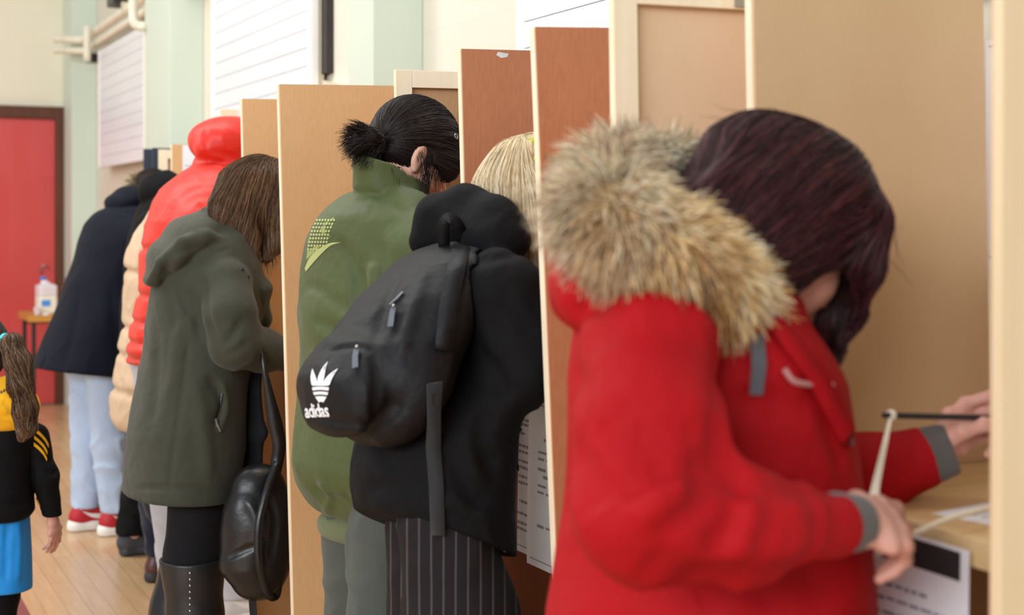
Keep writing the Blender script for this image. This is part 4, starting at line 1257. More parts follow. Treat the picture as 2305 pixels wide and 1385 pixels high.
    hairf = cut(hairf, facecut, .02)
    hairf = wrinkled(hairf, .0015, 60, 2)
    HB = plain('dark_burgundy_hair_base', (44, 24, 28), 0.45, 0.2, 30, spec=0.25)
    V, Q = surface_mesh(hairf, P.pt(1480, 850, 0) * [1, 0, 1] + [0, -.17, 0], P.pt(2010, 220, 0) * [1, 0, 1] + [.02, .17, 0], .005)
    ho = from_np('hair', V, Q, HB, P.root)
    crown = head_pt(hc, Rh, (.03, 0, .15))
    tail = P.pt(1530, 505, -.02); lock = P.pt(1840, 900, -.03); side = P.pt(1660, 680, -.08)
    def flow(p):
        q = (p - hc) @ Rh.T
        wf_ = np.clip((q[:, 0] - .03) / .04, 0, 1)[:, None]; wb = np.clip((-q[:, 0] + .05) / .06, 0, 1)[:, None]
        away = nrm_rows(p - crown)
        return away * .5 + wf_ * nrm_rows(lock - p) * 1.1 + (1 - wf_) * (nrm_rows(tail - p) * .55 + nrm_rows(side - p) * .65)
    n = 6500
    S0 = pick(V, n, rs)
    S = comb(hairf, S0, flow, 9, .017, rs, .004, .10)
    tubes('hair_strands', S, .0007 + .0006 * rs.rand(len(S)), HAIRM, ho, tones(len(S), rs, [(36, 16, 19), (54, 25, 29), (74, 34, 38), (108, 56, 58)], rs.rand(len(S)) ** 1.4))
    # flyaway hairs
    n = 260; S0 = pick(V, n, rs, lambda p: p[:, 2] > hc[2] - .02)
    d, g = grad(hairf, S0); S = [S0]; p = S0.copy(); v = g * .6 + flow(S0)
    for k in range(6):
        v = nrm_rows(v + rs.normal(size=v.shape) * .25 + np.array([0, 0, -.12])); p = p + v * .011; S.append(p)
    tubes('stray_hairs', np.stack(S, 1), np.full(len(S0), .0005), HAIRM, ho, tones(len(S0), rs, [(50, 28, 32), (80, 46, 48)]))
    return P, coat, dict(wr_n=wr_n, hn=hn, hf=hf, wf=wf, d=hdir)
def nrm_rows(v): return v / (np.linalg.norm(v, axis=1, keepdims=True) + 1e-9)
RW, RW_COAT, RWI = red_woman()
# pen in the far hand, its cord, both things of their own
pr = RW.wor(RW.pt(1988, 935, -.03)); pl = RW.wor(RW.pt(2262, 942, .02))
pen = empty('pen', pr, 0, 'black pen held in the far hand of the person in the red coat', 'pen')
a = np.zeros(3); b = pl - pr
MB().tube([a, a + b * .04, a + b * .9, a + b * .97, b], [.0032, .0042, .0042, .003, .0008], 12).build('barrel', BLACKP, pen, True)
kn = a + b * .06
MB().tube([kn - b * .018, kn - b * .01, kn + b * .012, kn + b * .02], [.005, .0075, .0075, .005], 12).build('cord_whipping', plain('white_string', (236, 228, 210), 0.8, 0.06, 40), pen, True)
CORD = plain('white_tape_cord', (236, 226, 204), 0.8, 0.06, 60)
c0 = pr + (pl - pr) * .06
c1 = RW.wor(RW.pt(1972, 1090, -.135)); c2 = RW.wor(RW.pt(1968, 1120, -.15))
cp = [c0, c0 * .6 + c1 * .4 + np.array([0, 0, .0]), c1, c2]
g_ = RW.wor(RW.pt(1975, 1245, -.165)); e1 = RW.wor(RW.pt(2060, 1200, -.16)); e2 = RW.wor(RW.pt(2160, 1160, -.13)); e3 = RW.wor(RW.pt(2280, 1132, -.09))
cord = empty('pen_tether', tuple(c0), 0, 'white tape cord tied to the pen and running through the near hand to the divider', 'cord')
view = tuple(-(ray_dir(2000, 1100) / np.linalg.norm(ray_dir(2000, 1100))))
sp = [p - c0 for p in smooth_path(cp, 6)]
MB().strip(sp, list(np.interp(np.linspace(0, 1, len(sp)), [0, .4, 1], [.004, .007, .012])), .0016, view).build('upper_cord', CORD, cord)
sp = [p - c0 for p in smooth_path([c2, (c2 + g_) / 2 + np.array([.012, 0, 0]), g_, e1, e2, e3], 6)]
MB().tube(sp, .0038, 8).build('lower_cord', CORD, cord, True)
# ------------------------------------------------------------------ blonde woman in black with a backpack
BLACKC = cloth('black_coat_cloth', (13, 13, 16), 0.85, 0.1, 0.3, 420, 0.0, 0.2, 14)
def pinstripe():
    k = NT('black_pinstripe_cloth'); tc = k.n('ShaderNodeTexCoord'); sp = k.n('ShaderNodeSeparateXYZ'); k.l(tc.outputs['Object'], sp.inputs[0])
    nz = k.noise(k.coords((1, 1, .35)), 5.0, 2)
    def mth(op, a, b):
        m = k.n('ShaderNodeMath', operation=op)
        for i, v in enumerate((a, b)):
            if hasattr(v, 'is_linked'): k.l(v, m.inputs[i])
            else: m.inputs[i].default_value = v
        return m.outputs[0]
    x = mth('ADD', mth('MULTIPLY', sp.outputs['X'], .80), mth('MULTIPLY', sp.outputs['Y'], -.60))
    x = mth('ADD', x, mth('MULTIPLY', nz, .014))
    w = mth('ABSOLUTE', mth('SUBTRACT', mth('FRACT', mth('MULTIPLY', x, 46.0), 0), .5), 0)
    k.base(k.ramp(w, [(0.0, lin((86, 78, 80))), (0.05, lin((70, 64, 66))), (0.10, lin((32, 29, 32)))]))
    k.set(Roughness=0.85); k.b.inputs['Specular IOR Level'].default_value = .2
    k.bump(k.noise(k.coords(), 10, 3), .12, .02)
    return k.m
def backpack_woman():
    P = Person(1000, 1182, R(12)); rs = np.random.RandomState(21)
    tors = P.torso([(572, 1040, 1180, .11), (612, 1000, 1212, .17), (680, 955, 1226, .20), (780, 905, 1222, .21), (880, 850, 1176, .21), (960, 816, 1158, .19),
                    (1040, 795, 1152, .185), (1100, 791, 1148, .185), (1150, 798, 1146, .185), (1260, 815, 1152, .18)], 2.2)
    sh = P.pt(1128, 660, -.14); el = P.pt(1172, 800, -.15); fo = P.pt(1290, 838, -.10); sl = P.pt(985, 640, .17); ell = P.pt(1085, 820, .12); fol = P.pt(1270, 840, .08)
    arm = f_chain([sh, el, fo], [.082, .080, .052], .05); arml = f_chain([sl, ell, fol], [.08, .07, .05], .04)
    ar = [P.pt(958, 545, .085), P.pt(985, 490, .075), P.pt(1050, 470, .01), P.pt(1115, 492, -.07), P.pt(1150, 545, -.10)]
    hood = f_chain(ar, [.030, .036, .036, .036, .034], .03)
    hood = u(hood, f_ell(P.pt(1085, 535, -.03), (.07, .11, .055)), k=.03)
    hood = cut(hood, f_chain([P.pt(985, 515, -.06), P.pt(1012, 540, -.03)], [.016, .02]), .02)
    coat = u(tors, arml, k=.03); coat = u(coat, arm, k=.035); coat = u(coat, hood, k=.014)
    coat = creasy(wrinkled(coat, .005, 18, 4), .006, 24, 14)
    a_, m_, b_ = P.pt(805, 1138, .02), P.pt(975, 1172, -.2), P.pt(1150, 1246, -.17); n = np.cross(m_ - a_, b_ - a_); n = n if n[2] < 0 else -n
    coat = below(coat, a_, n)
    coat = P.creased(coat, [([(1075, 780), (1120, 850), (1130, 890)], .014, .012), ([(1010, 1000), (1045, 1080), (1090, 1150)], .018, .012), ([(1090, 920), (1085, 1000), (1110, 1060)], .016, .016),
                            ([(1130, 640), (1160, 700), (1200, 760)], .016, .007), ([(1080, 700), (1100, 760), (1140, 800)], .016, -.006), ([(850, 1020), (900, 1060), (960, 1075)], .016, .009),
                            ([(1000, 1120), (1060, 1150), (1120, 1170)], .016, -.007), ([(830, 1100), (880, 1095), (940, 1110)], .014, .009), ([(935, 560), (1040, 590), (1180, 570)], .012, .008)])
    lo, hi = bounds(P, [(740, 1300), (1340, 430)], .36)
    hc = P.pt(1262, 452, 0.0); Rh = head_frame(R(38))
    legs = [([P.pt(960, 1190, .075), P.pt(985, 1385, .09), np.array([-.02, .10, .10])], [.082, .095, .085]), ([P.pt(1000, 1190, -.08), P.pt(1040, 1385, -.095), np.array([.05, -.10, .10])], [.086, .105, .09])]
    slim = [(a, [r * .6 for r in rr]) for a, rr in legs]
    hands = []
    for w, e, sd in ((fo, el, 1), (fol, ell, -1)):
        d = nrm(w - e); hands.append((f_hand(w + d * .02, d, np.array([0, -.3 * sd, .9]), np.array([0, .9 * sd, .2]), k=.95), .004))
    make_body(P, hc, Rh, P.pt(1110, 590, 0), tors, [([sh, el, fo], [.05, .042, .03]), ([sl, ell, fol], [.05, .042, .03])], slim, hands, 'person with blonde hair and a black coat, carrying the black backpack')
    P.mesh('coat', coat, lo, hi, .0065, BLACKC)
    leg_mesh(P, legs, 'trousers', pinstripe(), .010, .004)
    SHB = plain('black_leather', (26, 26, 28), .35, .1, 20, .05, 80)
    for y, x in ((.10, -.08), (-.10, -.01)): shoe(P, (x, y), 0.0, .25, SHB, SHB)
    # coat edge toggle and tie end
    q, g = pts_band(P, coat, [(1140, 925), (1150, 950)], .012)
    tg = P.pt(1158, 972, -.10)
    MB().tube([P.pt(1135, 930, -.12), P.pt(1152, 955, -.12), P.pt(1164, 968, -.12), P.pt(1150, 985, -.12)], [.012, .014, .010, .006], 10).build('sleeve_tab', BLACKC, P.root, True)
    MB().strip([P.pt(1150, 985, -.12), P.pt(1158, 1020, -.12), P.pt(1167, 1060, -.12)], [.012, .008, .003], .003, tuple(P.ray(1150, 1000) * -1)).build('tie_end', BLACKC, P.root)
    TAG = plain('pale_care_tag', (150, 150, 146), .6)
    MB().prism([(-.006, -.014), (.006, -.014), (.006, .012), (-.006, .012)], .002, Matrix.Translation(P.pt(1140, 1224, -.16)) @ Matrix.Rotation(R(90), 4, 'X')).build('hem_tag', TAG, P.root)
    # hair: gathered high and falling down the back
    cap = f_ell(head_pt(hc, Rh, (-.012, 0, .032)), (.112, .092, .110), Rh)
    fall = f_echain([P.pt(1205, 362, .0), P.pt(1165, 372, .0), P.pt(1142, 430, .0), P.pt(1160, 510, -.01), P.pt(1195, 580, -.02), P.pt(1214, 606, -.02)],
                    [(.026, .03), (.040, .05), (.048, .066), (.042, .064), (.024, .045), (.008, .02)], k=.05)
    fall2 = f_echain([P.pt(1215, 365, -.03), P.pt(1205, 440, -.06), P.pt(1210, 520, -.06), P.pt(1222, 600, -.05)], [(.03, .04), (.036, .035), (.03, .03), (.01, .012)], k=.03)
    hf = u(cap, fall, fall2, k=.06)
    hf = cut(hf, f_ell(head_pt(hc, Rh, (.10, 0, -.03)), (.085, .065, .085), Rh), .015)
    tie = P.pt(1207, 350, 0); end = P.pt(1222, 700, -.02)
    def flow(p):
        q = (p - hc) @ Rh.T; onf = (q[:, 0] > -.05)[:, None]
        dn = nrm_rows(end - p); fr = nrm_rows(p - tie)
        w = np.exp(-((p - tie) ** 2).sum(1) / .02 ** 2)[:, None]
        return dn + fr * .5 * w
    lo, hi = bounds(P, [(1095, 640), (1400, 310)], .16)
    strand_hair(P, hf, lo, hi, .005, flow, 6000, [(176, 148, 108), (214, 192, 150), (236, 220, 186), (246, 236, 212)], (206, 184, 146), rs, 11, .02, .003, .04, rad=.0007)
    # yellow green hair tie, ruched
    GR = cloth('lime_scrunchie', (170, 178, 40), .8, .12, .3, 120)
    c = P.pt(1196, 356, -.055); ax = nrm(P.pt(1180, 352, 0) - P.pt(1215, 372, 0))
    e1 = nrm(np.cross(ax, [0, 1, 0])); e2 = np.cross(ax, e1)
    ring = [c + (e1 * math.cos(t) * .030 + e2 * math.sin(t) * .034) * (1 + .08 * math.sin(9 * t)) for t in np.linspace(0, 2 * math.pi, 49)]
    MB().tube(ring, [.012 + .0035 * math.sin(11 * t) for t in np.linspace(0, 2 * math.pi, 49)], 10).build('hair_tie', GR, P.root, True)
    return P, coat
BW, BW_COAT = backpack_woman()
def backpack():
    P = BW; rs = np.random.RandomState(5)
    NYL = cloth('black_nylon', (14, 15, 19), 0.6, 0.1, 0.25, 600, 0.0, 0.3, 14)
    main = f_echain([P.pt(1040, 552, -.02), P.pt(985, 635, -.02), P.pt(925, 735, -.02), P.pt(868, 845, -.02), P.pt(840, 915, -.02)],
                    [(.020, .07), (.052, .11), (.080, .135), (.094, .145), (.066, .13)], k=.05)
    pocket = f_echain([P.pt(792, 800, -.02), P.pt(770, 870, -.02), P.pt(752, 935, -.02)], [(.040, .095), (.048, .105), (.036, .10)], k=.04)
    f = u(main, pocket, k=.012); f = creasy(wrinkled(f, .004, 22, 9), .004, 30, 19)
    f = P.creased(f, [([(835, 770), (850, 850), (845, 950)], .010, .008), ([(745, 790), (800, 780), (840, 790)], .006, .006), ([(900, 610), (860, 700), (850, 760)], .012, .008),
                      ([(960, 600), (930, 700), (900, 800)], .012, -.008), ([(900, 900), (860, 950), (820, 975)], .012, .009), ([(700, 940), (780, 955), (850, 960)], .008, .007)])
    # push the bag's front out of the coat
    f0 = f; f = lambda p: smax(f0(p), -(BW_COAT(p) - .002), .006)
    o0 = P.pt(850, 960, 0); org = P.wor(o0)
    root = empty('backpack', tuple(org), P.yaw, 'black backpack with a white three-leaf logo, worn over the black coat', 'backpack')
    class Q: pass
    def rel(o): o.location = tuple(-o0); return o
    lo, hi = bounds(P, [(660, 1010), (1070, 520)], .30, .04); lo[1] = -.2; hi[1] = .2
    V, Qd = surface_mesh(f, lo, hi, .005)
    rel(from_np('bag_body', V, Qd, NYL, root))
    WHT = plain('white_logo_print', (238, 238, 242), .5, .01)
    c = P.hit(f, 722, 870)
    right = P.pt(760, 870, -.1) - P.pt(700, 870, .0); upv = P.pt(735, 820, 0) - P.pt(705, 900, 0)
    def leaf(x0, y0, ang, L, w):
        pts = []
        for t in np.linspace(0, 1, 9): pts.append((w * math.sin(math.pi * t ** .8) * .5, L * t))
        for t in np.linspace(1, 0, 9)[1:-1]: pts.append((-w * math.sin(math.pi * t ** .8) * .5, L * t))
        ca, sa = math.cos(ang), math.sin(ang)
        return [(x0 + x * ca - y * sa, y0 + x * sa + y * ca) for x, y in pts if True]
    def clip_low(poly, y):
        return [(a, max(b, y)) for a, b in poly]
    S = 1.15
    polys = [(clip_low(leaf(0, -.012, 0, .050, .0165), .001), None), (clip_low(leaf(.004, -.014, -.60, .050, .0155), .001), None), (clip_low(leaf(-.004, -.014, .60, .050, .0155), .001), None)]
    def bandp(y0, y1, w0, w1):
        n = 8; tp = [(-w0 + 2 * w0 * i / n, y0 + .0012 * math.sin(math.pi * i / n)) for i in range(n + 1)]; bt = [(w1 - 2 * w1 * i / n, y1 + .0012 * math.sin(math.pi * i / n)) for i in range(n + 1)]
        return (tp + bt, None)
    polys += [bandp(-.0015, -.0065, .0225, .0215), bandp(-.009, -.0135, .0205, .0175), bandp(-.016, -.0245, .0155, .006)]
    polys = [([(x * S, y * S) for x, y in p], t) for p, t in polys]
    rel(axes_patch(P, f, c, right, upv, .0008, polys, 'logo', WHT, root))
    T, F = glyphs('adidas', .034, .0007, .95)
    c2 = P.hit(f, 717, 938)
    rel(axes_patch(P, f, c2, right, upv, .0008, [(T, F)], 'logo_lettering', WHT, root))
    ZP = plain('grey_zip_pull', (88, 94, 104), .45, .08, 30)
    for pix, w in (([(806, 792), (803, 806), (803, 832)], .011), ([(890, 697), (886, 712), (882, 740)], .011)):
        q, g = pts_band(P, f, pix, .005)
        rel(MB().strip(q, w, .004, [tuple(x) for x in g]).build('zip_pull', ZP, root))
        rel(MB().tube([q[0] + g[0] * .003, q[0] - (q[1] - q[0]) * .35 + g[0] * .003], .0035, 8).build('zip_slider', STEEL, root, True))
    q, g = pts_band(P, f, [(908, 660), (895, 674), (880, 688)], .003)
    rel(MB().strip(q, .005, .002, [tuple(x) for x in g]).build('zip_tape', ZP, root))
    # shoulder strap over the near shoulder, loop at the top, loose strap end
    fc = lambda p: np.minimum(BW_COAT(p), f(p))
    q, g = pts_band(P, fc, [(1046, 552), (1032, 600), (1016, 660), (1004, 720), (994, 790)], .006)
    q = np.array(smooth_path(q, 4)); d, g = grad(fc, q); g = nrm_rows(g)
    rel(MB().strip(q, .034, .008, [tuple(x) for x in g]).build('shoulder_strap', NYL, root, True))
    lp = [P.pt(1000, 560, -.03), P.pt(1000, 505, -.05), P.pt(1015, 492, -.06), P.pt(1035, 515, -.06), P.pt(1040, 560, -.03)]
    rel(MB().strip(smooth_path(lp, 5), .022, .005, tuple(P.ray(1000, 500) * -1)).build('grab_loop', NYL, root, True))
    WEB = cloth('charcoal_webbing', (44, 47, 50), .8, .08, .1, 300)
    q, g = pts_band(P, fc, [(975, 862), (972, 930), (978, 1010), (984, 1090)], .006)
    q = list(q) + [q[-1] + (P.pt(988, 1208, -.2) - P.pt(984, 1090, -.2))]
    g = list(g) + [g[-1]]
    rel(MB().strip(q, [.030, .030, .028, .027, .026], .003, [tuple(x) for x in g]).build('loose_strap', WEB, root, True))
    return root
backpack()
# ------------------------------------------------------------------ woman in the green bomber jacket
def bomber_woman():
    P = Person(850, 985, R(24)); rs = np.random.RandomState(31)
    GRN = cloth('olive_green_nylon', (74, 84, 46), 0.6, 0.05, 0.25, 520, 0.12, 0.3, 12)
    RIB = cloth('sage_rib_knit', (100, 106, 76), 0.9, 0.06, 0.1, 300)
    TRS = cloth('grey_green_trousers', (78, 82, 76), 0.85, 0.06, 0.2, 420, .1, .2, 10)
    tors = P.torso([(418, 792, 935, .10), (450, 752, 962, .14), (490, 716, 990, .17), (540, 694, 1010, .20), (600, 688, 1020, .21), (700, 684, 1022, .21), (800, 681, 1020, .21),
                    (900, 675, 1018, .215), (1000, 665, 1015, .22), (1050, 662, 1012, .22), (1100, 671, 1005, .215), (1145, 695, 985, .20), (1172, 722, 965, .18)], 2.25)
    sl = P.pt(757, 560, .17); el = P.pt(742, 860, .20); fl = P.pt(950, 890, .03)
    sn = P.pt(960, 560, -.17); en = P.pt(1000, 820, -.18); fn = P.pt(1130, 830, -.05)
    arml = f_chain([sl, (sl + el) / 2, el, fl], [.072, .070, .066, .045], .04); armn = f_chain([sn, en, fn], [.075, .068, .045], .04)
    jk = u(tors, armn, k=.03); jk = u(jk, arml, k=.022)
    cb = P.pt(862, 418, 0)
    collar = f_echain([P.pt(880, 455, 0), P.pt(866, 372, 0)], [(.098, .094), (.077, .067)])
    collar = cut(collar, f_echain([P.pt(880, 430, 0), P.pt(864, 340, 0)], [(.072, .068), (.070, .060)]), .004)
    p_ = P.pt(850, 372, 0); collar = below(collar, p_, P.R @ np.array([0, 0, 1]) + np.array([.32, -.12, 0]))
    jk = u(jk, collar, k=.008)
    jk = creasy(wrinkled(jk, .005, 16, 4), .006, 22, 15, (1, 1, .8))
    jk = P.creased(jk, [([(752, 540), (785, 580), (812, 640), (822, 690)], .016, .026), ([(812, 600), (800, 680), (815, 740)], .016, .016), ([(850, 590), (840, 650), (850, 720)], .018, -.014),
                        ([(700, 720), (760, 745), (800, 735)], .014, .007), ([(700, 800), (745, 820), (790, 810)], .014, -.007), ([(690, 640), (730, 660), (780, 700)], .014, .006),
                        ([(700, 1100), (760, 1130), (830, 1140)], .014, .010), ([(720, 1080), (740, 1120), (735, 1160)], .012, -.010), ([(770, 1110), (800, 1140), (840, 1165)], .012, .009),
                        ([(790, 432), (850, 440), (905, 480)], .008, .007), ([(735, 470), (790, 480), (840, 470)], .018, -.006), ([(880, 500), (890, 620), (880, 700)], .02, -.006)])
    jk_ = jk; zc = P.pt(840, 1178, 0)[2]; jk = lambda p: smax(jk_(p), zc - p[:, 2], .02)
    lo, hi = bounds(P, [(640, 1230), (1040, 350)], .36)
    hc = P.pt(928, 352, 0.0); Rh = head_frame(R(34), R(-24))
    legs = [([P.pt(815, 1180, .08), P.pt(818, 1385, .09), np.array([-.02, .10, .10])], [.095, .085, .075]), ([P.pt(880, 1180, -.085), P.pt(870, 1385, -.09), np.array([.05, -.10, .10])], [.095, .085, .075])]
    slim = [(a, [r * .6 for r in rr]) for a, rr in legs]
    hands = []
    for w, e, sd in ((fn, en, 1), (fl, el, -1)):
        d = nrm(w - e); hands.append((f_hand(w + d * .02, d, np.array([0, -.3 * sd, .9]), np.array([0, .9 * sd, .2]), k=.95), .004))
    make_body(P, hc, Rh, P.pt(880, 470, 0), tors, [([sl, el, fl], [.05, .042, .03]), ([sn, en, fn], [.05, .042, .03])], slim, hands,
              'person in a green bomber jacket with a short dark ponytail', .98, SKIN, .007, .9)
    P.mesh('jacket', jk, lo, hi, .006, GRN)
    rib0 = P.torso([(1164, 716, 968, .185), (1190, 714, 962, .185), (1222, 718, 958, .18)], 2.25)
    rib = cut(rib0, off(rib0, -.012), .003); z0, z1 = P.pt(840, 1222, 0)[2], P.pt(840, 1168, 0)[2]
    rib = P.torso([(1160, 718, 966, .185), (1190, 714, 962, .185), (1230, 717, 958, .18)], 2.25)
    P.mesh('rib_hem', lambda p: smax(rib(p), z0 - p[:, 2], .008), lo, hi, .006, RIB)
    leg_mesh(P, legs, 'trousers', TRS, .009, .006)
    SNK = plain('white_trainer_leather', (226, 224, 220), .5, .03)
    for y, x in ((.10, -.07), (-.10, 0)): shoe(P, (x, y), 0.0, .25, SNK, SNK)
    # printed stripes on the shoulder: a dotted yellow-green panel and a curved flash
    PR = plain('pale_lime_print', (166, 172, 110), .5, .04)
    dots = []
    for i in range(9):
        y = 494 + i * 8.2
        x0 = np.interp(y, [494, 520, 560], [712, 700, 692]); x1 = np.interp(y, [494, 520, 560], [752, 745, 728])
        x = x0
        while x < x1:
            dots.append([(x, y), (x + 4.2, y - .6), (x + 4.4, y + 3.8), (x + .4, y + 4.6)]); x += 6.4
    stick(P, jk, 'dotted_print', dots, .0008, PR, P.root)
    c1 = smooth_path([(770, 545), (742, 548), (716, 562), (697, 582), (687, 604)], 4); c2 = smooth_path([(770, 545), (744, 554), (722, 574), (704, 594), (689, 612)], 4)
    quads = [[tuple(a[:2]), tuple(b[:2]), tuple(d[:2]), tuple(c[:2])] for a, b, c, d in zip(c1[:-1], c1[1:], c2[:-1], c2[1:])]
    stick(P, jk, 'flash_print', quads, .0008, PR, P.root)
    LN = plain('dull_lime_panel', (140, 150, 86), .6, .05)
    stick(P, jk, 'print_panel', [[(712, 492), (752, 489), (748, 510), (728, 510)], [(728, 510), (748, 510), (742, 535), (694, 540)], [(694, 540), (742, 535), (716, 560), (690, 585)]], .0003, LN, P.root, lift=.0002)
    # hair
    cap = f_ell(head_pt(hc, Rh, (-.014, 0, .036)), (.110, .092, .103), Rh)
    nape = f_echain([head_pt(hc, Rh, (-.07, 0, .0)), head_pt(hc, Rh, (-.075, 0, -.045))], [(.035, .062), (.018, .045)])
    side = u(f_ell(head_pt(hc, Rh, (.055, -.062, .02)), (.045, .028, .05), Rh), f_ell(head_pt(hc, Rh, (.055, .062, .02)), (.045, .028, .05), Rh), k=.02)
    hf = u(cap, nape, side, k=.02)
    hf = cut(hf, f_ell(head_pt(hc, Rh, (.105, 0, -.045)), (.075, .066, .075), Rh), .012)
    for s in (-1, 1):
        hf = cut(hf, f_ell(head_pt(hc, Rh, (-.004, s * .090, -.022)), (.028, .026, .044), Rh), .010)
        hf = cut(hf, f_ell(head_pt(hc, Rh, (.045, s * .075, -.05)), (.045, .03, .05), Rh), .012)
    tie = P.pt(850, 322, .0)
    def flow(p): return nrm_rows(tie - p) + np.array([-.15, 0, .1])
    lo, hi = bounds(P, [(800, 430), (1080, 215)], .17)
    ho, V = strand_hair(P, hf, lo, hi, .0045, flow, 4200, [(16, 12, 12), (26, 19, 19), (38, 27, 26), (54, 40, 38)], (24, 18, 18), rs, 7, .016, .003, .06, rad=.0008)
    # short spiky ponytail
    TIE = plain('black_hair_band', (22, 20, 22), .7)
    ax = nrm(P.pt(812, 318, .0) - P.pt(870, 330, 0)); e1 = nrm(np.cross(ax, [0, 1, 0])); e2 = np.cross(ax, e1)
    MB().tube([tie + (e1 * math.cos(t) + e2 * math.sin(t)) * .019 for t in np.linspace(0, 6.283, 25)], .006, 8).build('hair_band', TIE, P.root, True)
    n = 620; S = []
    tipc = [P.pt(a, b, c) for a, b, c in ((768, 322, .02), (776, 350, -.01), (796, 366, .0), (820, 372, -.02), (772, 300, .03), (792, 280, .0), (842, 366, -.01), (776, 334, -.03), (806, 356, .03), (790, 358, .02), (784, 288, -.02))]
    core = f_chain([tie, P.pt(822, 312, 0), P.pt(806, 332, 0)], [.016, .026, .020], .02)
    Vc, Qc = surface_mesh(wrinkled(core, .003, 90, 5), P.pt(760, 380, 0) - [.05, .06, 0], P.pt(880, 270, 0) + [.05, .06, 0], .004)
    po = from_np('ponytail', Vc, Qc, plain('hair_base_24_18_18', (24, 18, 18)), P.root)
    for i in range(n):
        b = tie + e1 * rs.normal() * .010 + e2 * rs.normal() * .012; t = tipc[rs.randint(len(tipc))] + rs.normal(size=3) * .008
        m = (b + t) / 2 + np.array([0, rs.normal() * .012, .014 + .012 * rs.rand()])
        S.append([(1 - x) ** 2 * b + 2 * x * (1 - x) * m + x * x * t for x in np.linspace(0, 1, 7)])
    tubes('ponytail_strands', np.array(S), .0009 * (.7 + .6 * rs.rand(n)), HAIRM, po, tones(n, rs, [(16, 12, 12), (30, 22, 22), (48, 34, 32)]))
    # loose wisps in front of the ear and at the nape
    S = []
    for k in range(110):
        if k < 60:
            b = P.pt(962 + rs.normal() * 10, 350 + rs.normal() * 8, -.085); e = P.pt(956 + rs.normal() * 10, 438 + rs.normal() * 12, -.088 + rs.normal() * .006)
        elif k < 90:
            b = P.pt(990 + rs.normal() * 8, 360, -.075); e = P.pt(985 + rs.normal() * 14, 425 + rs.normal() * 14, -.085)
        else:
            b = P.pt(900 + rs.normal() * 10, 375, -.06); e = P.pt(906 + rs.normal() * 8, 430 + rs.normal() * 10, -.075)
        m = (b + e) / 2 + rs.normal(size=3) * .006
        S.append([(1 - x) ** 2 * b + 2 * x * (1 - x) * m + x * x * e for x in np.linspace(0, 1, 7)])
    tubes('loose_wisps', np.array(S), np.full(len(S), .0006), HAIRM, ho, tones(len(S), rs, [(20, 14, 14), (40, 28, 26)]))
    CL = plain('silver_hair_clip', (190, 196, 206), .3, .05, 20, metal=.7)
    c = P.hit(hf, 1024, 308); d, g = grad(hf, c[None]); nn = nrm(g[0]); e1 = nrm(np.cross(nn, [0, 0, 1])); e2 = np.cross(nn, e1)
    MB().tube([c + nn * .003 + (e1 * math.cos(t) + e2 * math.sin(t)) * .006 for t in np.linspace(0, 6.283, 17)], .0016, 6).build('hair_clip', CL, P.root, True)
    c = P.hit(hf, 866, 374)
    MB().tube([c + np.array([-.006, -.006, .002]), c + np.array([.008, -.006, .003])], .0022, 6).build('hair_clip', CL, P.root, True)
    return P, jk
BO, BO_J = bomber_woman()
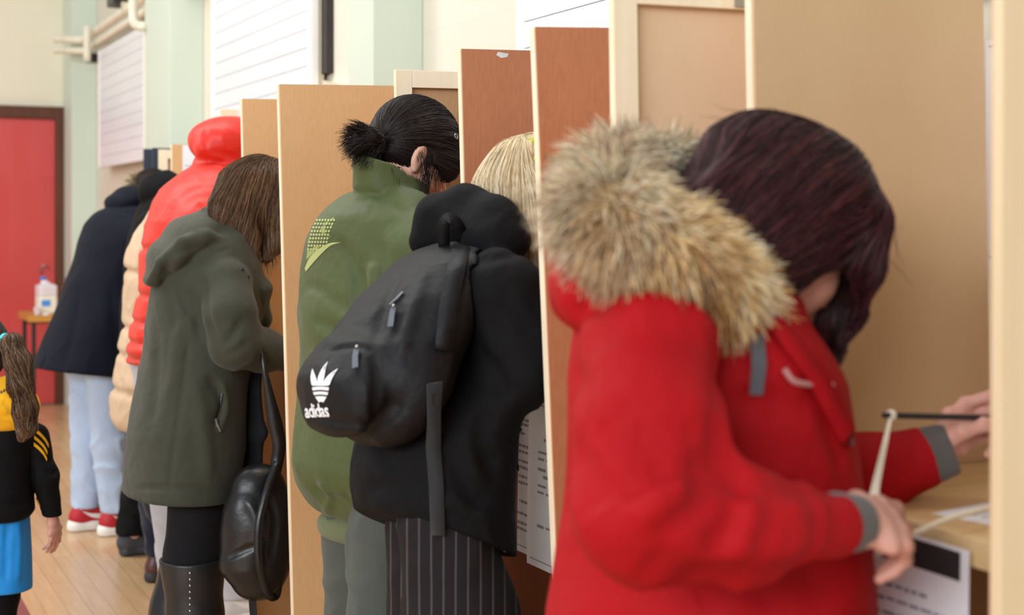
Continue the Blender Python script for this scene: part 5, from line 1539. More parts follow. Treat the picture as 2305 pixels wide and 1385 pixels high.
# ------------------------------------------------------------------ woman in the dark olive parka, and her bag
def olive_woman():
    P = Person(430, 800, R(2)); rs = np.random.RandomState(41)
    OLV = cloth('dark_olive_parka_cloth', (60, 62, 50), 0.75, 0.05, 0.28, 480, 0.12, 0.25, 11)
    BLK = cloth('black_leggings', (20, 20, 24), .85, .08, .1, 420, .05)
    tors = P.torso([(500, 450, 545, .11), (540, 402, 562, .15), (600, 362, 585, .175), (650, 345, 594, .18), (720, 334, 588, .18), (800, 322, 566, .185), (860, 312, 551, .19),
                    (930, 300, 549, .20), (1000, 291, 547, .205), (1070, 281, 534, .21), (1138, 275, 512, .215)], 2.25)
    sh = P.pt(505, 640, -.15); el = P.pt(528, 775, -.225); fo = P.pt(650, 803, -.12); md = (el + fo) / 2
    arm = f_chain([sh, (sh + el) / 2 + np.array([-.006, -.02, 0]), el, md, fo], [.074, .067, .061, .054, .042], .035)
    sl = P.pt(520, 640, .15); ell = P.pt(560, 790, .15); fol = P.pt(660, 800, .06); arml = f_chain([sl, ell, fol], [.07, .06, .042], .03)
    hood = f_echain([P.pt(480, 505, 0), P.pt(425, 535, 0), P.pt(375, 580, 0), P.pt(342, 630, 0)], [(.052, .115), (.054, .135), (.040, .12), (.020, .07)], k=.03)
    lip = f_chain([P.pt(338, 634, -.05), P.pt(362, 590, -.10), P.pt(410, 545, -.135), P.pt(464, 531, -.142), P.pt(515, 546, -.132)], [.012, .013, .013, .012, .009], .01)
    hood = u(hood, lip, k=.012)
    col_ = f_chain([P.pt(462, 474, -.03), P.pt(500, 495, -.095), P.pt(535, 545, -.115), P.pt(562, 610, -.105), P.pt(588, 655, -.09)], [.010, .018, .020, .017, .012], .012)
    flap = f_echain([P.pt(555, 610, -.06), P.pt(580, 650, -.07), P.pt(585, 715, -.05), P.pt(572, 770, -.04)], [(.030, .05), (.030, .06), (.024, .06), (.012, .04)])
    coat0 = u(tors, arml, k=.02); coat0 = u(coat0, flap, k=.008); coat0 = wrinkled(coat0, .003, 22, 4)
    coat = u(coat0, wrinkled(arm, .003, 28, 6), k=.010); coat = u(coat, wrinkled(hood, .002, 30, 2), k=.008); coat = u(coat, col_, k=.006)
    coat = creasy(coat, .003, 24, 12)
    coat = P.creased(coat, [([(395, 625), (410, 670), (430, 710)], .012, .012), ([(425, 650), (440, 700), (450, 760)], .012, .012), ([(375, 600), (385, 680), (400, 760)], .014, .007),
                            ([(448, 605), (475, 575), (515, 560)], .007, .004), ([(462, 640), (470, 720), (500, 800)], .012, .012), ([(545, 720), (520, 760), (500, 780)], .012, .009), ([(560, 770), (535, 790), (505, 800)], .011, .008),
                            ([(572, 790), (560, 815), (520, 835)], .010, -.006), ([(425, 770), (410, 880), (385, 1050), (378, 1110)], .007, .005), ([(470, 850), (500, 900), (485, 960)], .012, .009),
                            ([(500, 860), (510, 920), (492, 975)], .010, -.006), ([(350, 720), (352, 840), (340, 960)], .02, .008), ([(440, 860), (460, 960), (470, 1080)], .02, -.008), ([(300, 1100), (400, 1098), (500, 1112)], .008, .004),
                            ([(597, 640), (590, 700), (578, 745)], .008, -.004), ([(400, 720), (395, 800), (380, 900)], .018, -.008)])
    a_, b_ = P.pt(276, 1117, 0), P.pt(505, 1108, 0); n = np.array([(b_ - a_)[2], 0, -(b_ - a_)[0]])
    coat = below(coat, a_, n)
    lo, hi = bounds(P, [(240, 1160), (680, 440)], .34)
    hc = P.pt(578, 462, 0.0); Rh = head_frame(R(42))
    legs = [([P.pt(452, 1050, .065), P.pt(428, 1250, .07), np.array([-.06, .09, .10])], [.075, .062, .05]), ([P.pt(458, 1050, -.075), P.pt(432, 1250, -.085), np.array([0.0, -.09, .10])], [.088, .074, .055])]
    slim = [(a, [r * .6 for r in rr]) for a, rr in legs]
    hands = []
    for w, e, sd in ((fo, el, 1), (fol, ell, -1)):
        d = nrm(w - e); hands.append((f_hand(w + d * .02, d, np.array([0, -.3 * sd, .9]), np.array([0, .9 * sd, .2]), k=.95), .004))
    make_body(P, hc, Rh, P.pt(490, 560, 0), tors, [([sh, el, fo], [.045, .04, .03]), ([sl, ell, fol], [.045, .04, .03])], slim, hands,
              'person with brown hair in a long dark olive hooded parka and tall black boots', .96)
    P.mesh('parka', coat, lo, hi, .0065, OLV)
    leg_mesh(P, legs, 'leggings', BLK, .009, .002)
    LEA = plain('black_boot_leather', (30, 31, 34), .38, .15, 8, .1, 40, spec=.5)
    LEAG = plain('worn_grey_leather', (66, 62, 58), .5, .15, 8)
    STUD = plain('silver_stud', (196, 196, 200), .25, .03, metal=.9)
    for i, (a, rr) in enumerate(legs):
        kn, an = np.array(a[1]), np.array(a[2]); top = kn + (an - kn) * .02
        f = f_chain([top, kn * .55 + an * .45, an + [0, 0, .02]], [.088 if i else .08, .074, .056], .03)
        f = below(wrinkled(f, .0035, 26, 3, (1, 1, 1.4)), top, (0, 0, 1)); f = cut(f, f_chain([top + [0, 0, -.03], top + [0, 0, .1]], [.074 if i else .066, .085]), .004)
        foot = f_echain([an + [.0, 0, -.06], an + [.10, 0, -.07], an + [.17, 0, -.08]], [(.04, .035), (.035, .04), (.02, .035)])
        f = u(f, foot, k=.03); f = lambda p, f=f: smax(f(p), .003 - p[:, 2], .004)
        l_, h_ = np.minimum(kn, an) - .12, np.maximum(kn, an) + [.3, .12, .1]; l_[2] = -.01
        bo = P.mesh('boot', f, l_, h_, .006, LEA)
        if i:
            sm = MB()
            for k in range(13):
                px, py = 428 + (0 if k < 9 else -1), 1290 + k * 14.2
                q = P.hit(f, px, py); d, g = grad(f, q[None]); g = nrm(g[0])
                bmesh.ops.create_uvsphere(sm.bm, u_segments=8, v_segments=6, radius=.0036, matrix=Matrix.Translation(q + g * .001))
            sm.build('studs', STUD, bo, True)
    inn = wrinkled(f_echain([P.pt(556, 830, -.02), P.pt(556, 960, -.02), P.pt(553, 1095, -.02)], [(.022, .12), (.022, .13), (.02, .13)]), .003, 30, 5)
    l_, h_ = bounds(P, [(520, 1120), (600, 800)], .25); P.mesh('inner_jacket', inn, l_, h_, .008, BLK)
    # snaps on the collar, pocket zip
    SN = plain('dark_snap', (60, 64, 62), .3, .05, metal=.7)
    for px, py in ((559, 622), (545, 606)):
        q = P.hit(coat, px, py); d, g = grad(coat, q[None]); g = nrm(g[0])
        M = Matrix.Translation(q) @ Vector(g).to_track_quat('Z', 'Y').to_matrix().to_4x4()
        MB().lathe([(.006, -.001), (.006, .0015), (.004, .003), (.001, .003)], seg=14, M=M).build('snap_button', SN, P.root, True)
    q, g = pts_band(P, coat, [(500, 885), (492, 915), (483, 945)], .001)
    MB().strip(q, .006, .003, [tuple(x) for x in g]).build('pocket_zip', SN, P.root)
    q, g = pts_band(P, coat, [(483, 942), (488, 958), (494, 972)], .005)
    MB().strip(q, [.008, .006, .005], .003, [tuple(x) for x in g]).build('zip_pull', STEEL, P.root)
    # hair: loose brown bob falling forward
    cap = f_ell(head_pt(hc, Rh, (-.012, 0, .030)), (.116, .100, .112), Rh)
    near = f_echain([P.pt(550, 430, -.06), P.pt(525, 480, -.085), P.pt(548, 540, -.09), P.pt(570, 590, -.09)], [(.06, .035), (.05, .03), (.036, .025), (.012, .012)], k=.03)
    back_ = f_echain([P.pt(540, 430, -.01), P.pt(508, 465, -.03), P.pt(494, 485, -.05)], [(.07, .08), (.04, .06), (.015, .03)], k=.03)
    fr = f_echain([P.pt(610, 430, -.03), P.pt(620, 500, -.05), P.pt(618, 545, -.06), P.pt(600, 580, -.07)], [(.06, .06), (.045, .05), (.025, .04), (.010, .02)], k=.03)
    hf = u(cap, near, back_, fr, k=.03); hf = cut(hf, f_ell(head_pt(hc, Rh, (.10, .02, -.05)), (.06, .055, .07), Rh), .015)
    hf = wrinkled(hf, .002, 70, 3)
    crown = head_pt(hc, Rh, (.0, 0, .15))
    def flow(p): return nrm_rows(p - crown) * .8 + np.array([.12, 0, -1.0])
    lo, hi = bounds(P, [(465, 620), (690, 355)], .16)
    ho, V = strand_hair(P, hf, lo, hi, .005, flow, 8500, [(54, 38, 27), (86, 62, 43), (120, 89, 62), (164, 130, 96)], (62, 44, 32), rs, 9, .016, .004, .09, rad=.0006)
    # loose ends below the bob
    n = 220; S = []
    for i in range(n):
        b = P.pt(540 + rs.rand() * 80, 520 + rs.rand() * 40, -.085 + .05 * rs.rand()); e = b + np.array([.01 + rs.normal() * .012, rs.normal() * .01, -.05 - .05 * rs.rand()])
        m = (b + e) / 2 + rs.normal(size=3) * .006
        S.append([(1 - x) ** 2 * b + 2 * x * (1 - x) * m + x * x * e for x in np.linspace(0, 1, 6)])
    tubes('loose_ends', np.array(S), np.full(n, .0006), HAIRM, ho, tones(n, rs, [(50, 34, 26), (100, 72, 52), (140, 108, 80)]))
    return P, coat
OL, OL_C = olive_woman()
def hand_bag():
    P = OL
    LEA = plain('soft_black_leather', (20, 20, 22), .36, .2, 9, .25, 18, spec=.5, bdist=.01)
    l = -.27
    body = f_echain([P.pt(583, 1100, l), P.pt(583, 1180, l), P.pt(578, 1262, l), P.pt(585, 1300, l)], [(.068, .05), (.088, .07), (.092, .075), (.06, .06)], k=.04)
    body = wrinkled(body, .006, 20, 13); body = wrinkled(body, .002, 60, 3)
    body = P.creased(body, [([(512, 1255), (560, 1235), (610, 1215)], .008, .008), ([(555, 1120), (580, 1180), (575, 1240)], .012, -.008), ([(600, 1110), (620, 1170), (610, 1260)], .010, .008)])
    o0 = P.pt(580, 1320, l)
    root = empty('handbag', tuple(P.wor(o0)), P.yaw, 'soft black leather bag hanging by its strap from the olive sleeve', 'bag')
    rel = lambda o: (setattr(o, 'location', tuple(-o0)), o)[1]
    lo, hi = P.pt(490, 1350, l) - [.1, .14, .02], P.pt(670, 1060, l) + [.1, .14, .02]
    V, Q = surface_mesh(body, lo, hi, .005)
    rel(from_np('bag_body', V, Q, LEA, root))
    vn = tuple(P.ray(600, 1000) * -1)
    st = smooth_path([P.pt(588, 775, l + .02), P.pt(595, 830, l), P.pt(606, 890, l), P.pt(618, 950, l), P.pt(628, 1000, l), P.pt(622, 1050, l), P.pt(612, 1100, l - .05)], 5)
    rel(MB().strip(st, list(np.interp(np.linspace(0, 1, len(st)), [0, .2, .5, .8, 1], [.010, .016, .040, .034, .026])), .005, vn).build('hand_strap', LEA, root, True))
    st = smooth_path([P.pt(625, 1040, l - .05), P.pt(600, 1110, l - .08), P.pt(582, 1190, l - .095), P.pt(584, 1270, l - .09), P.pt(602, 1335, l - .06), P.pt(622, 1340, l - .03), P.pt(628, 1290, l - .06)], 5)
    rel(MB().strip(st, .022, .006, vn).build('shoulder_strap', LEA, root, True))
    rel(MB().strip([P.pt(566, 1310, l), P.pt(568, 1350, l), P.pt(572, 1400, l)], .020, .004, vn).build('strap_end', LEA, root))
    b = MB()
    for i in range(5): b.tube([P.pt(640, 1178 + i * 5, l - .06), P.pt(650, 1180 + i * 5, l - .06)], .003, 6)
    rel(b.build('zip', STEEL, root, True))
    return root
hand_bag()
# ------------------------------------------------------------------ the four people farther along the row
def simple_arms(P, sh, el, fo, r, k=.03): return f_chain([sh, el, fo], r, k)
def far_hands(fo, el, fol, ell):
    out = []
    for w, e, sd in ((fo, el, 1), (fol, ell, -1)):
        d = nrm(w - e); out.append((f_hand(w + d * .02, d, np.array([0, -.3 * sd, .9]), np.array([0, .9 * sd, .2]), k=.98), .005))
    return out
WHS = plain('white_shoe_sole', (236, 234, 228), .5, .03)
def orange_person():
    P = Person(440, 655, R(6)); rs = np.random.RandomState(51)
    ORG = cloth('orange_red_puffer_nylon', (216, 42, 28), 0.45, 0.04, 0.22, 600, 0.05, 0.4, 10)
    JN = cloth('light_grey_jeans', (196, 200, 210), .85, .06, .2, 420, .05, .2, 12)
    tors = P.torso([(370, 440, 560, .11), (390, 408, 580, .15), (418, 372, 592, .19), (455, 348, 600, .21), (500, 333, 603, .22), (560, 322, 605, .22), (640, 319, 600, .22),
                    (700, 308, 592, .22), (760, 294, 584, .225), (814, 283, 575, .23)], 2.2)
    sh = P.pt(470, 500, -.17); el = P.pt(505, 640, -.25); fo = P.pt(610, 690, -.14)
    sl = P.pt(480, 500, .17); ell = P.pt(520, 640, .17); fol = P.pt(610, 690, .06)
    jk = u(tors, simple_arms(P, sh, el, fo, [.095, .085, .06]), simple_arms(P, sl, ell, fol, [.095, .085, .06]), k=.03)
    zs = [P.pt(330, y, 0)[2] for y in (560, 665, 725, 770, 803)]
    jk = quilted(jk, zs, .012, .011); jk = creasy(wrinkled(jk, .004, 24, 8), .005, 34, 8)
    hood = u(f_ell(P.pt(512, 318, 0), (.125, .115, .088)), f_ell(P.pt(470, 322, 0), (.062, .09, .060)), f_chain([P.pt(462, 340, -.05), P.pt(520, 362, -.06), P.pt(548, 385, -.05)], [.03, .034, .03]), k=.03)
    hood = creasy(wrinkled(hood, .004, 30, 6), .006, 40, 16)
    hood = P.creased(hood, [([(466, 275), (462, 310), (466, 345)], .008, .006), ([(450, 352), (490, 345), (540, 362)], .010, .010)])
    jk = u(jk, f_chain([P.pt(482, 378, 0), P.pt(530, 380, 0)], [.074, .074]), k=.02); jk = u(jk, hood, k=.006)
    jk = P.creased(jk, [([(447, 458), (455, 480), (460, 505)], .010, .012), ([(468, 450), (468, 480), (462, 505)], .010, .009), ([(440, 362), (480, 360), (545, 392)], .012, .012), ([(480, 370), (520, 378), (545, 395)], .008, -.006)])
    hc = P.pt(522, 345, 0); Rh = head_frame(R(45))
    legs = [([P.pt(360, 800, .085), P.pt(380, 1080, .09), np.array([-.02, .10, .09])], [.10, .078, .062]), ([P.pt(400, 800, -.085), P.pt(440, 1080, -.07), np.array([.12, -.04, .09])], [.10, .08, .066])]
    make_body(P, hc, Rh, P.pt(470, 420, 0), tors, [([sh, el, fo], [.05, .042, .03]), ([sl, ell, fol], [.05, .042, .03])], [(a, [x * .6 for x in r]) for a, r in legs], far_hands(fo, el, fol, ell),
              'person in an orange-red puffer jacket with the hood up', 1.0)
    lo, hi = bounds(P, [(260, 830), (640, 255)], .38)
    P.mesh('puffer_jacket', jk, lo, hi, .0075, ORG)
    leg_mesh(P, legs, 'jeans', JN, .010, .006)
    WH = plain('white_mesh_trainer', (214, 214, 216), .7, .05, 40)
    shoe(P, (.06, -.04), R(-10), .30, WH, WHS, hgt=.09, lace=BLACKP, swoosh=WHS)
    shoe(P, (-.08, .10), 0.0, .30, WH, WHS, hgt=.09, lace=BLACKP)
    return P
orange_person()
def beige_person():
    P = Person(345, 595, R(4)); rs = np.random.RandomState(61)
    BG = cloth('beige_puffer_cloth', (204, 176, 146), .7, .05, .25, 500, .1, .25, 10)
    NV = cloth('navy_trousers', (30, 34, 52), .85, .08, .2)
    tors = P.torso([(480, 345, 440, .12), (505, 320, 448, .17), (530, 304, 450, .2), (580, 288, 453, .22), (640, 281, 452, .23), (700, 280, 448, .23), (760, 273, 442, .235), (830, 263, 434, .24), (900, 252, 425, .245), (945, 252, 420, .24), (968, 266, 410, .23)], 2.25)
    sh = P.pt(372, 570, -.18); el = P.pt(400, 700, -.25); fo = P.pt(490, 740, -.14); sl = P.pt(372, 570, .18); ell = P.pt(400, 700, .25); fol = P.pt(490, 740, .14)
    ct = u(tors, simple_arms(P, sh, el, fo, [.10, .085, .06]), simple_arms(P, sl, ell, fol, [.10, .085, .06]), k=.03)
    zs = [P.pt(285, y, 0)[2] for y in (608, 740, 800, 880)]
    ct = quilted(ct, zs, .014, .014); ct = creasy(wrinkled(ct, .005, 26, 3), .006, 40, 3)
    # short cape-like flap across the shoulders
    fl = P.torso([(520, 308, 452, .205), (560, 290, 455, .235), (606, 281, 457, .245)], 2.25)
    ct = u(ct, wrinkled(fl, .004, 50, 5), k=.004)
    hood = f_ell(P.pt(405, 490, 0), (.12, .13, .07)); ct = u(ct, hood, k=.03)
    hc = P.pt(480, 482, 0); Rh = head_frame(R(38))
    legs = [([P.pt(350, 930, .085), P.pt(362, 1120, .09), np.array([.06, .09, .10])], [.09, .075, .062]), ([P.pt(360, 930, -.085), P.pt(372, 1120, -.09), np.array([.10, -.09, .12])], [.09, .078, .066])]
    make_body(P, hc, Rh, P.pt(385, 530, 0), tors, [([sh, el, fo], [.05, .042, .03]), ([sl, ell, fol], [.05, .042, .03])], [(a, [x * .6 for x in r]) for a, r in legs], far_hands(fo, el, fol, ell),
              'person in a long beige padded coat behind the orange puffer jacket', .98, zc=.8)
    lo, hi = bounds(P, [(225, 985), (520, 420)], .38)
    P.mesh('padded_coat', ct, lo, hi, .009, BG)
    leg_mesh(P, legs, 'trousers', NV, .011, .005)
    BR = plain('dark_brown_leather', (84, 48, 44), .38, .12, 10, .1, 40, spec=.5); BS = plain('dark_shoe_sole', (56, 52, 56), .6, .08)
    for x, y in ((.045, -.09), (.0, .09)): shoe(P, (x, y), 0.0, .27, BR, BS, 'boot', hgt=.10, boot=.06, chunky=.040)
    cap = f_ell(head_pt(hc, Rh, (-.012, 0, .030)), (.112, .094, .108), Rh); cap = cut(cap, f_ell(head_pt(hc, Rh, (.10, 0, -.05)), (.08, .07, .09), Rh), .01)
    l2, h2 = hc - .2, hc + .2
    strand_hair(P, cap, l2, h2, .008, lambda p: nrm_rows(p - head_pt(hc, Rh, (-.02, 0, .15))), 600, [(40, 28, 22), (70, 50, 38)], (50, 36, 28), rs, 5, .025, .003, .1, rad=.0014)
    return P
beige_person()
def black_person():
    P = Person(330, 548, R(6)); rs = np.random.RandomState(71)
    BK = cloth('black_coat_wool', (10, 10, 12), .85, .1, .25, 420, .0, .2, 12)
    tors = P.torso([(440, 330, 405, .12), (465, 312, 415, .17), (500, 299, 420, .2), (540, 289, 422, .22), (600, 280, 422, .22), (700, 273, 418, .22), (770, 269, 414, .22), (812, 272, 410, .22)], 2.2)
    sh = P.pt(350, 520, -.18); el = P.pt(300, 690, -.22); fo = P.pt(400, 720, -.14); sl = P.pt(350, 520, .18); ell = P.pt(365, 660, .25); fol = P.pt(440, 700, .14)
    el = P.pt(330, 700, -.24)
    ct = u(tors, simple_arms(P, sh, el, fo, [.09, .085, .06]), simple_arms(P, sl, ell, fol, [.09, .08, .06]), k=.03)
    hood = u(f_ell(P.pt(372, 434, 0), (.112, .105, .085)), f_chain([P.pt(352, 412, 0), P.pt(376, 397, 0)], [.035, .022]), k=.03); ct = u(wrinkled(ct, .006, 22, 3), hood, k=.01)
    hc = P.pt(394, 462, 0); Rh = head_frame(R(45))
    legs = [([P.pt(330, 780, .085), P.pt(335, 1000, .09), np.array([-.03, .09, .09])], [.10, .08, .07]), ([P.pt(340, 780, -.085), P.pt(342, 1000, -.09), np.array([.05, -.10, .09])], [.10, .08, .07])]
    make_body(P, hc, Rh, P.pt(355, 480, 0), tors, [([sh, el, fo], [.05, .042, .03]), ([sl, ell, fol], [.05, .042, .03])], [(a, [x * .6 for x in r]) for a, r in legs], far_hands(fo, el, fol, ell),
              'person in a black coat with a black hood up, between the navy and beige coats', .98)
    lo, hi = bounds(P, [(240, 830), (470, 375)], .36)
    P.mesh('coat', ct, lo, hi, .009, BK)
    leg_mesh(P, legs, 'trousers', BK, .011, .005)
    GS = plain('charcoal_trainer', (66, 68, 74), .7, .1, 20); GS2 = plain('charcoal_sole', (58, 60, 66), .6)
    shoe(P, (-.02, -.11), R(-8), .28, GS, GS2, swoosh=None); shoe(P, (-.09, .09), 0.0, .28, GS, GS2)
    ST = plain('pale_shoe_stripe', (200, 204, 212), .6)
    b = MB()
    for i in range(3): b.box((.035 + i * .018, -.152, .045), (.044 + i * .018, -.149, .078), .001)
    b.build('side_stripes', ST, P.root)
    return P
black_person()
def navy_person():
    P = Person(235, 504, R(16)); rs = np.random.RandomState(81)
    NV = cloth('navy_wool_coat', (11, 15, 29), .85, .08, .2, 420, .03, .2, 8)
    DN = cloth('pale_blue_jeans', (182, 200, 226), .85, .07, .25, 420, .05, .2, 14)
    tors = P.torso([(466, 240, 345, .12), (480, 216, 350, .16), (505, 194, 352, .2), (545, 178, 350, .21), (590, 168, 346, .22), (640, 150, 340, .22), (700, 129, 334, .23), (760, 104, 326, .235), (805, 86, 318, .24), (846, 74, 312, .245)], 2.2)
    sh = P.pt(300, 540, -.16); el = P.pt(325, 690, -.15); fo = P.pt(400, 720, .0); sl = P.pt(250, 540, .17); ell = P.pt(300, 690, .23); fol = P.pt(390, 700, .14)
    ct = u(tors, simple_arms(P, sh, el, fo, [.085, .075, .055]), simple_arms(P, sl, ell, fol, [.085, .075, .055]), k=.03)
    collar = f_echain([P.pt(262, 458, 0), P.pt(290, 446, 0), P.pt(325, 455, 0)], [(.045, .09), (.052, .10), (.04, .09)], k=.02)
    ct = creasy(wrinkled(ct, .005, 16, 3), .006, 20, 9, (1, 1, .4)); ct = u(ct, wrinkled(collar, .003, 30, 3), k=.008)
    ct = P.creased(ct, [([(250, 474), (285, 478), (320, 476)], .010, .008), ([(250, 650), (262, 760), (270, 830)], .02, .008), ([(180, 650), (165, 750), (140, 830)], .02, .008), ([(90, 835), (98, 818), (104, 806)], .010, .012)])
    a_, b_ = P.pt(74, 830, 0), P.pt(280, 846, 0); n = np.array([(b_ - a_)[2], 0, -(b_ - a_)[0]])
    ct = below(ct, a_, n)
    hc = P.pt(340, 448, 0); Rh = head_frame(R(48))
    legs = [([P.pt(196, 800, .09), P.pt(196, 1000, .09), P.pt(194, 1142, .09)], [.088, .072, .062]), ([P.pt(232, 800, -.09), P.pt(248, 1000, -.09), P.pt(262, 1146, -.09)], [.088, .076, .064])]
    make_body(P, hc, Rh, P.pt(300, 490, 0), tors, [([sh, el, fo], [.05, .042, .03]), ([sl, ell, fol], [.05, .042, .03])], [(a[:2] + [a[2] - [0, 0, .03]], [x * .6 for x in r]) for a, r in legs], far_hands(fo, el, fol, ell),
              'person in a long navy coat, pale jeans and red trainers', 1.0)
    lo, hi = bounds(P, [(40, 870), (430, 415)], .36)
    P.mesh('coat', ct, lo, hi, .009, NV)
    leg_mesh(P, legs, 'jeans', DN, .009, .006)
    RD = plain('red_mesh_trainer', (182, 28, 40), .6, .08, 30); LC = plain('black_and_amber_lace', (120, 76, 30), .7, .3, 60)
    ly = [legs[0][0][2], legs[1][0][2]]
    shoe(P, (ly[0][0] - .075, ly[0][1]), R(-9), .30, RD, WHS, hgt=.095, lace=LC, swoosh=WHS, chunky=.044)
    shoe(P, (ly[1][0] - .075, ly[1][1]), R(-9), .30, RD, WHS, hgt=.095, lace=LC, swoosh=WHS, chunky=.044)
    SK = cloth('black_sock', (22, 22, 24), .9)
    for a in ly: MB().tube([a + [-.005, 0, -.07], a + [-.005, 0, .02]], [.044, .05], 18).build('sock', SK, P.root, True)
    # fur edge of the hood and the back of the head
    cap = f_ell(head_pt(hc, Rh, (-.012, 0, .030)), (.112, .094, .108), Rh); cap = cut(cap, f_ell(head_pt(hc, Rh, (.10, 0, -.05)), (.08, .07, .09), Rh), .01)
    strand_hair(P, cap, hc - .2, hc + .2, .008, lambda p: nrm_rows(p - head_pt(hc, Rh, (-.02, 0, .15))), 500, [(30, 24, 20), (60, 46, 36)], (40, 30, 26), rs, 5, .025, .003, .1, rad=.0014)
    ring = [P.pt(318, 428, -.02), P.pt(312, 414, .03), P.pt(318, 408, .08)]
    V, Q = surface_mesh(f_chain(ring, [.018, .024, .018], .02), np.min(ring, 0) - .06, np.max(ring, 0) + .06, .006)
    fo_ = from_np('fur_trim', V, Q, cloth('fur_backing', (150, 118, 76)), P.root)
    n = 900; S0 = pick(V, n, rs); c = np.mean(ring, 0); d = nrm_rows(S0 - c + rs.normal(size=(n, 3)) * .02 + np.array([0, 0, .01])); ln = .03 + .03 * rs.rand(n)
    S = np.stack([S0 + d * (ln * t)[:, None] + np.array([0, 0, -.012]) * t * t for t in (0, .33, .66, 1)], 1)
    tubes('fur_hairs', S, np.full(n, .0011), FURM, fo_, tones(n, rs, [(110, 92, 66), (170, 150, 116), (222, 206, 172)]))
    return P
navy_person()
# ------------------------------------------------------------------ child with the ponytail, seen from behind
def child():
    P = Person(5, 760, R(75)); rs = np.random.RandomState(91)
    T = lambda px, py, x=0.0: P.ptf(px, py, x)
    BK = cloth('black_tracksuit_cloth', (12, 12, 14), .85, .1, .25, 420, .0, .2, 16)
    YL = cloth('yellow_hood_cloth', (240, 178, 30), .75, .05, .25, 420, .08, .2, 14)
    BL = cloth('bright_blue_shorts', (30, 140, 222), .6, .05, .3, 500, .05, .3, 9)
    rows = [(938, -50, 52, .075), (962, -72, 80, .09), (1000, -78, 78, .10), (1060, -76, 72, .105), (1120, -76, 72, .105), (1150, -80, 76, .108), (1170, -76, 66, .10)]
    tors = P.torso(rows, 2.3, 0.0, True)
    sr = T(76, 985); er = T(102, 1075, -.01); wr = T(117, 1160, .01)
    sl = T(-72, 985); el = T(-100, 1080); wl = T(-108, 1165)
    armr = f_chain([sr, er, wr], [.044, .036, .030], .02); arml = f_chain([sl, el, wl], [.044, .036, .030], .02)
    top = u(tors, armr, arml, k=.014); top = wrinkled(top, .003, 40, 3); top = wrinkled(top, .0015, 90, 13)
    top = P.creased(top, [([(96, 1030), (112, 1038), (122, 1032)], .008, .007), ([(104, 1060), (118, 1068), (128, 1060)], .008, .007), ([(0, 1140), (40, 1148), (72, 1140)], .010, -.006), ([(70, 1010), (72, 1080), (74, 1130)], .006, .008)])
    zc = T(20, 1168)[2]
    hc = T(-48, 800, .02); Rh = head_frame(R(8), R(20))
    legs = [([T(-42, 1160), T(-46, 1340), np.array([.0, .09, .08])], [.062, .05, .035]), ([T(12, 1160), T(2, 1340), np.array([-.02, -.07, .08])], [.062, .05, .035])]
    legs = [(a[:2] + [np.array([a[1][0] - .02, a[1][1], .08])], r) for a, r in legs]
    d = nrm(wr - er)
    hr = f_hand(wr + d * .015, nrm(d + np.array([.15, 0, -.4])), np.array([-.5, -.85, 0]), np.array([.9, -.2, 0]), [(.35, .4, .3), (.25, .35, .3), (.3, .4, .3), (.35, .45, .3)], .10, k=.66)
    d2 = nrm(wl - el); hl = f_hand(wl + d2 * .015, nrm(d2 + np.array([.1, 0, -.4])), np.array([-.3, .9, 0]), np.array([.9, .2, 0]), k=.66)
    make_body(P, hc, Rh, T(-8, 930, .0), tors, [([sr, er, wr], [.026, .022, .018]), ([sl, el, wl], [.026, .022, .018])], [(a, [x * .75 for x in r]) for a, r in legs], [(hr, .0022), (hl, .003)],
              'child in a black and yellow hooded top and blue shorts, seen from behind', .86, SKINP, .007, .6)
    allx = np.array([T(-140, 1180), T(150, 900)]); lo = allx.min(0) - .1; hi = allx.max(0) + .1; lo[0], hi[0] = -.2, .2
    P.mesh('hooded_top', lambda p: smax(top(p), zc - p[:, 2], .01), lo, hi, .005, BK)
    # yellow hood lying on the back
    hd = f_echain([T(20, 880, -.055), T(14, 915, -.085), T(6, 948, -.085)], [(.045, .062), (.05, .085), (.030, .080)], (0, 1, 0), .03)
    hd = u(hd, f_chain([T(52, 858, -.03), T(42, 870, -.06), T(0, 880, -.075), T(-40, 868, -.06)], [.016, .018, .02, .018], .01), k=.012)
    hd = wrinkled(hd, .003, 50, 4)
    hd = P.creased(hd, [([(5, 905), (20, 915), (30, 940)], .008, .008), ([(-10, 930), (10, 938), (40, 935)], .007, .006)])
    l2 = np.min([T(-80, 980), T(90, 830)], 0) - .1; h2 = np.max([T(-80, 980), T(90, 830)], 0) + .1; l2[0], h2[0] = -.2, .1
    ho = P.mesh('hood', hd, l2, h2, .005, YL)
    q, g = pts_band(P, hd, [(-4, 888), (3, 885), (9, 882), (14, 879)], .0015)
    b = MB()
    for i in range(4): b.strip([q[i] + np.array([0, 0, .006]), q[i] - np.array([0, 0, .006])], .004, .001, tuple(g[i]))
    b.build('hood_print', BLACKP, ho)
    # yellow stripes down the sleeve, and at the cuff
    for ox, oy in ((0, 0), (-3, 15), (-4, 30)):
        c = smooth_path([(80 + ox, 966 + oy, 0), (90 + ox, 974 + oy, 0), (101 + ox, 986 + oy, 0), (109 + ox, 1000 + oy, 0)], 3)
        quads = [[(p[0], p[1]), (q[0], q[1]), (q[0], q[1] + 8.5), (p[0], p[1] + 8)] for p, q in zip(c[:-1], c[1:])]
        stick(P, top, 'sleeve_stripe', quads, .0008, YL, P.root)
    q, g = pts_band(P, top, [(80, 1122), (86, 1130), (90, 1140)], .0015)
    MB().strip(q, .008, .0016, [tuple(x) for x in g]).build('cuff_stripe', YL, P.root)
    # shorts and leggings
    s1 = f_chain([T(-42, 1150), T(-46, 1322)], [.078, .085]); s2 = f_chain([T(10, 1150), T(14, 1322)], [.072, .074])
    sh = u(s1, s2, k=.02); sh = wrinkled(sh, .004, 34, 4, (1, 1, .4)); zb = T(14, 1327)[2]; zt = T(14, 1150)[2]
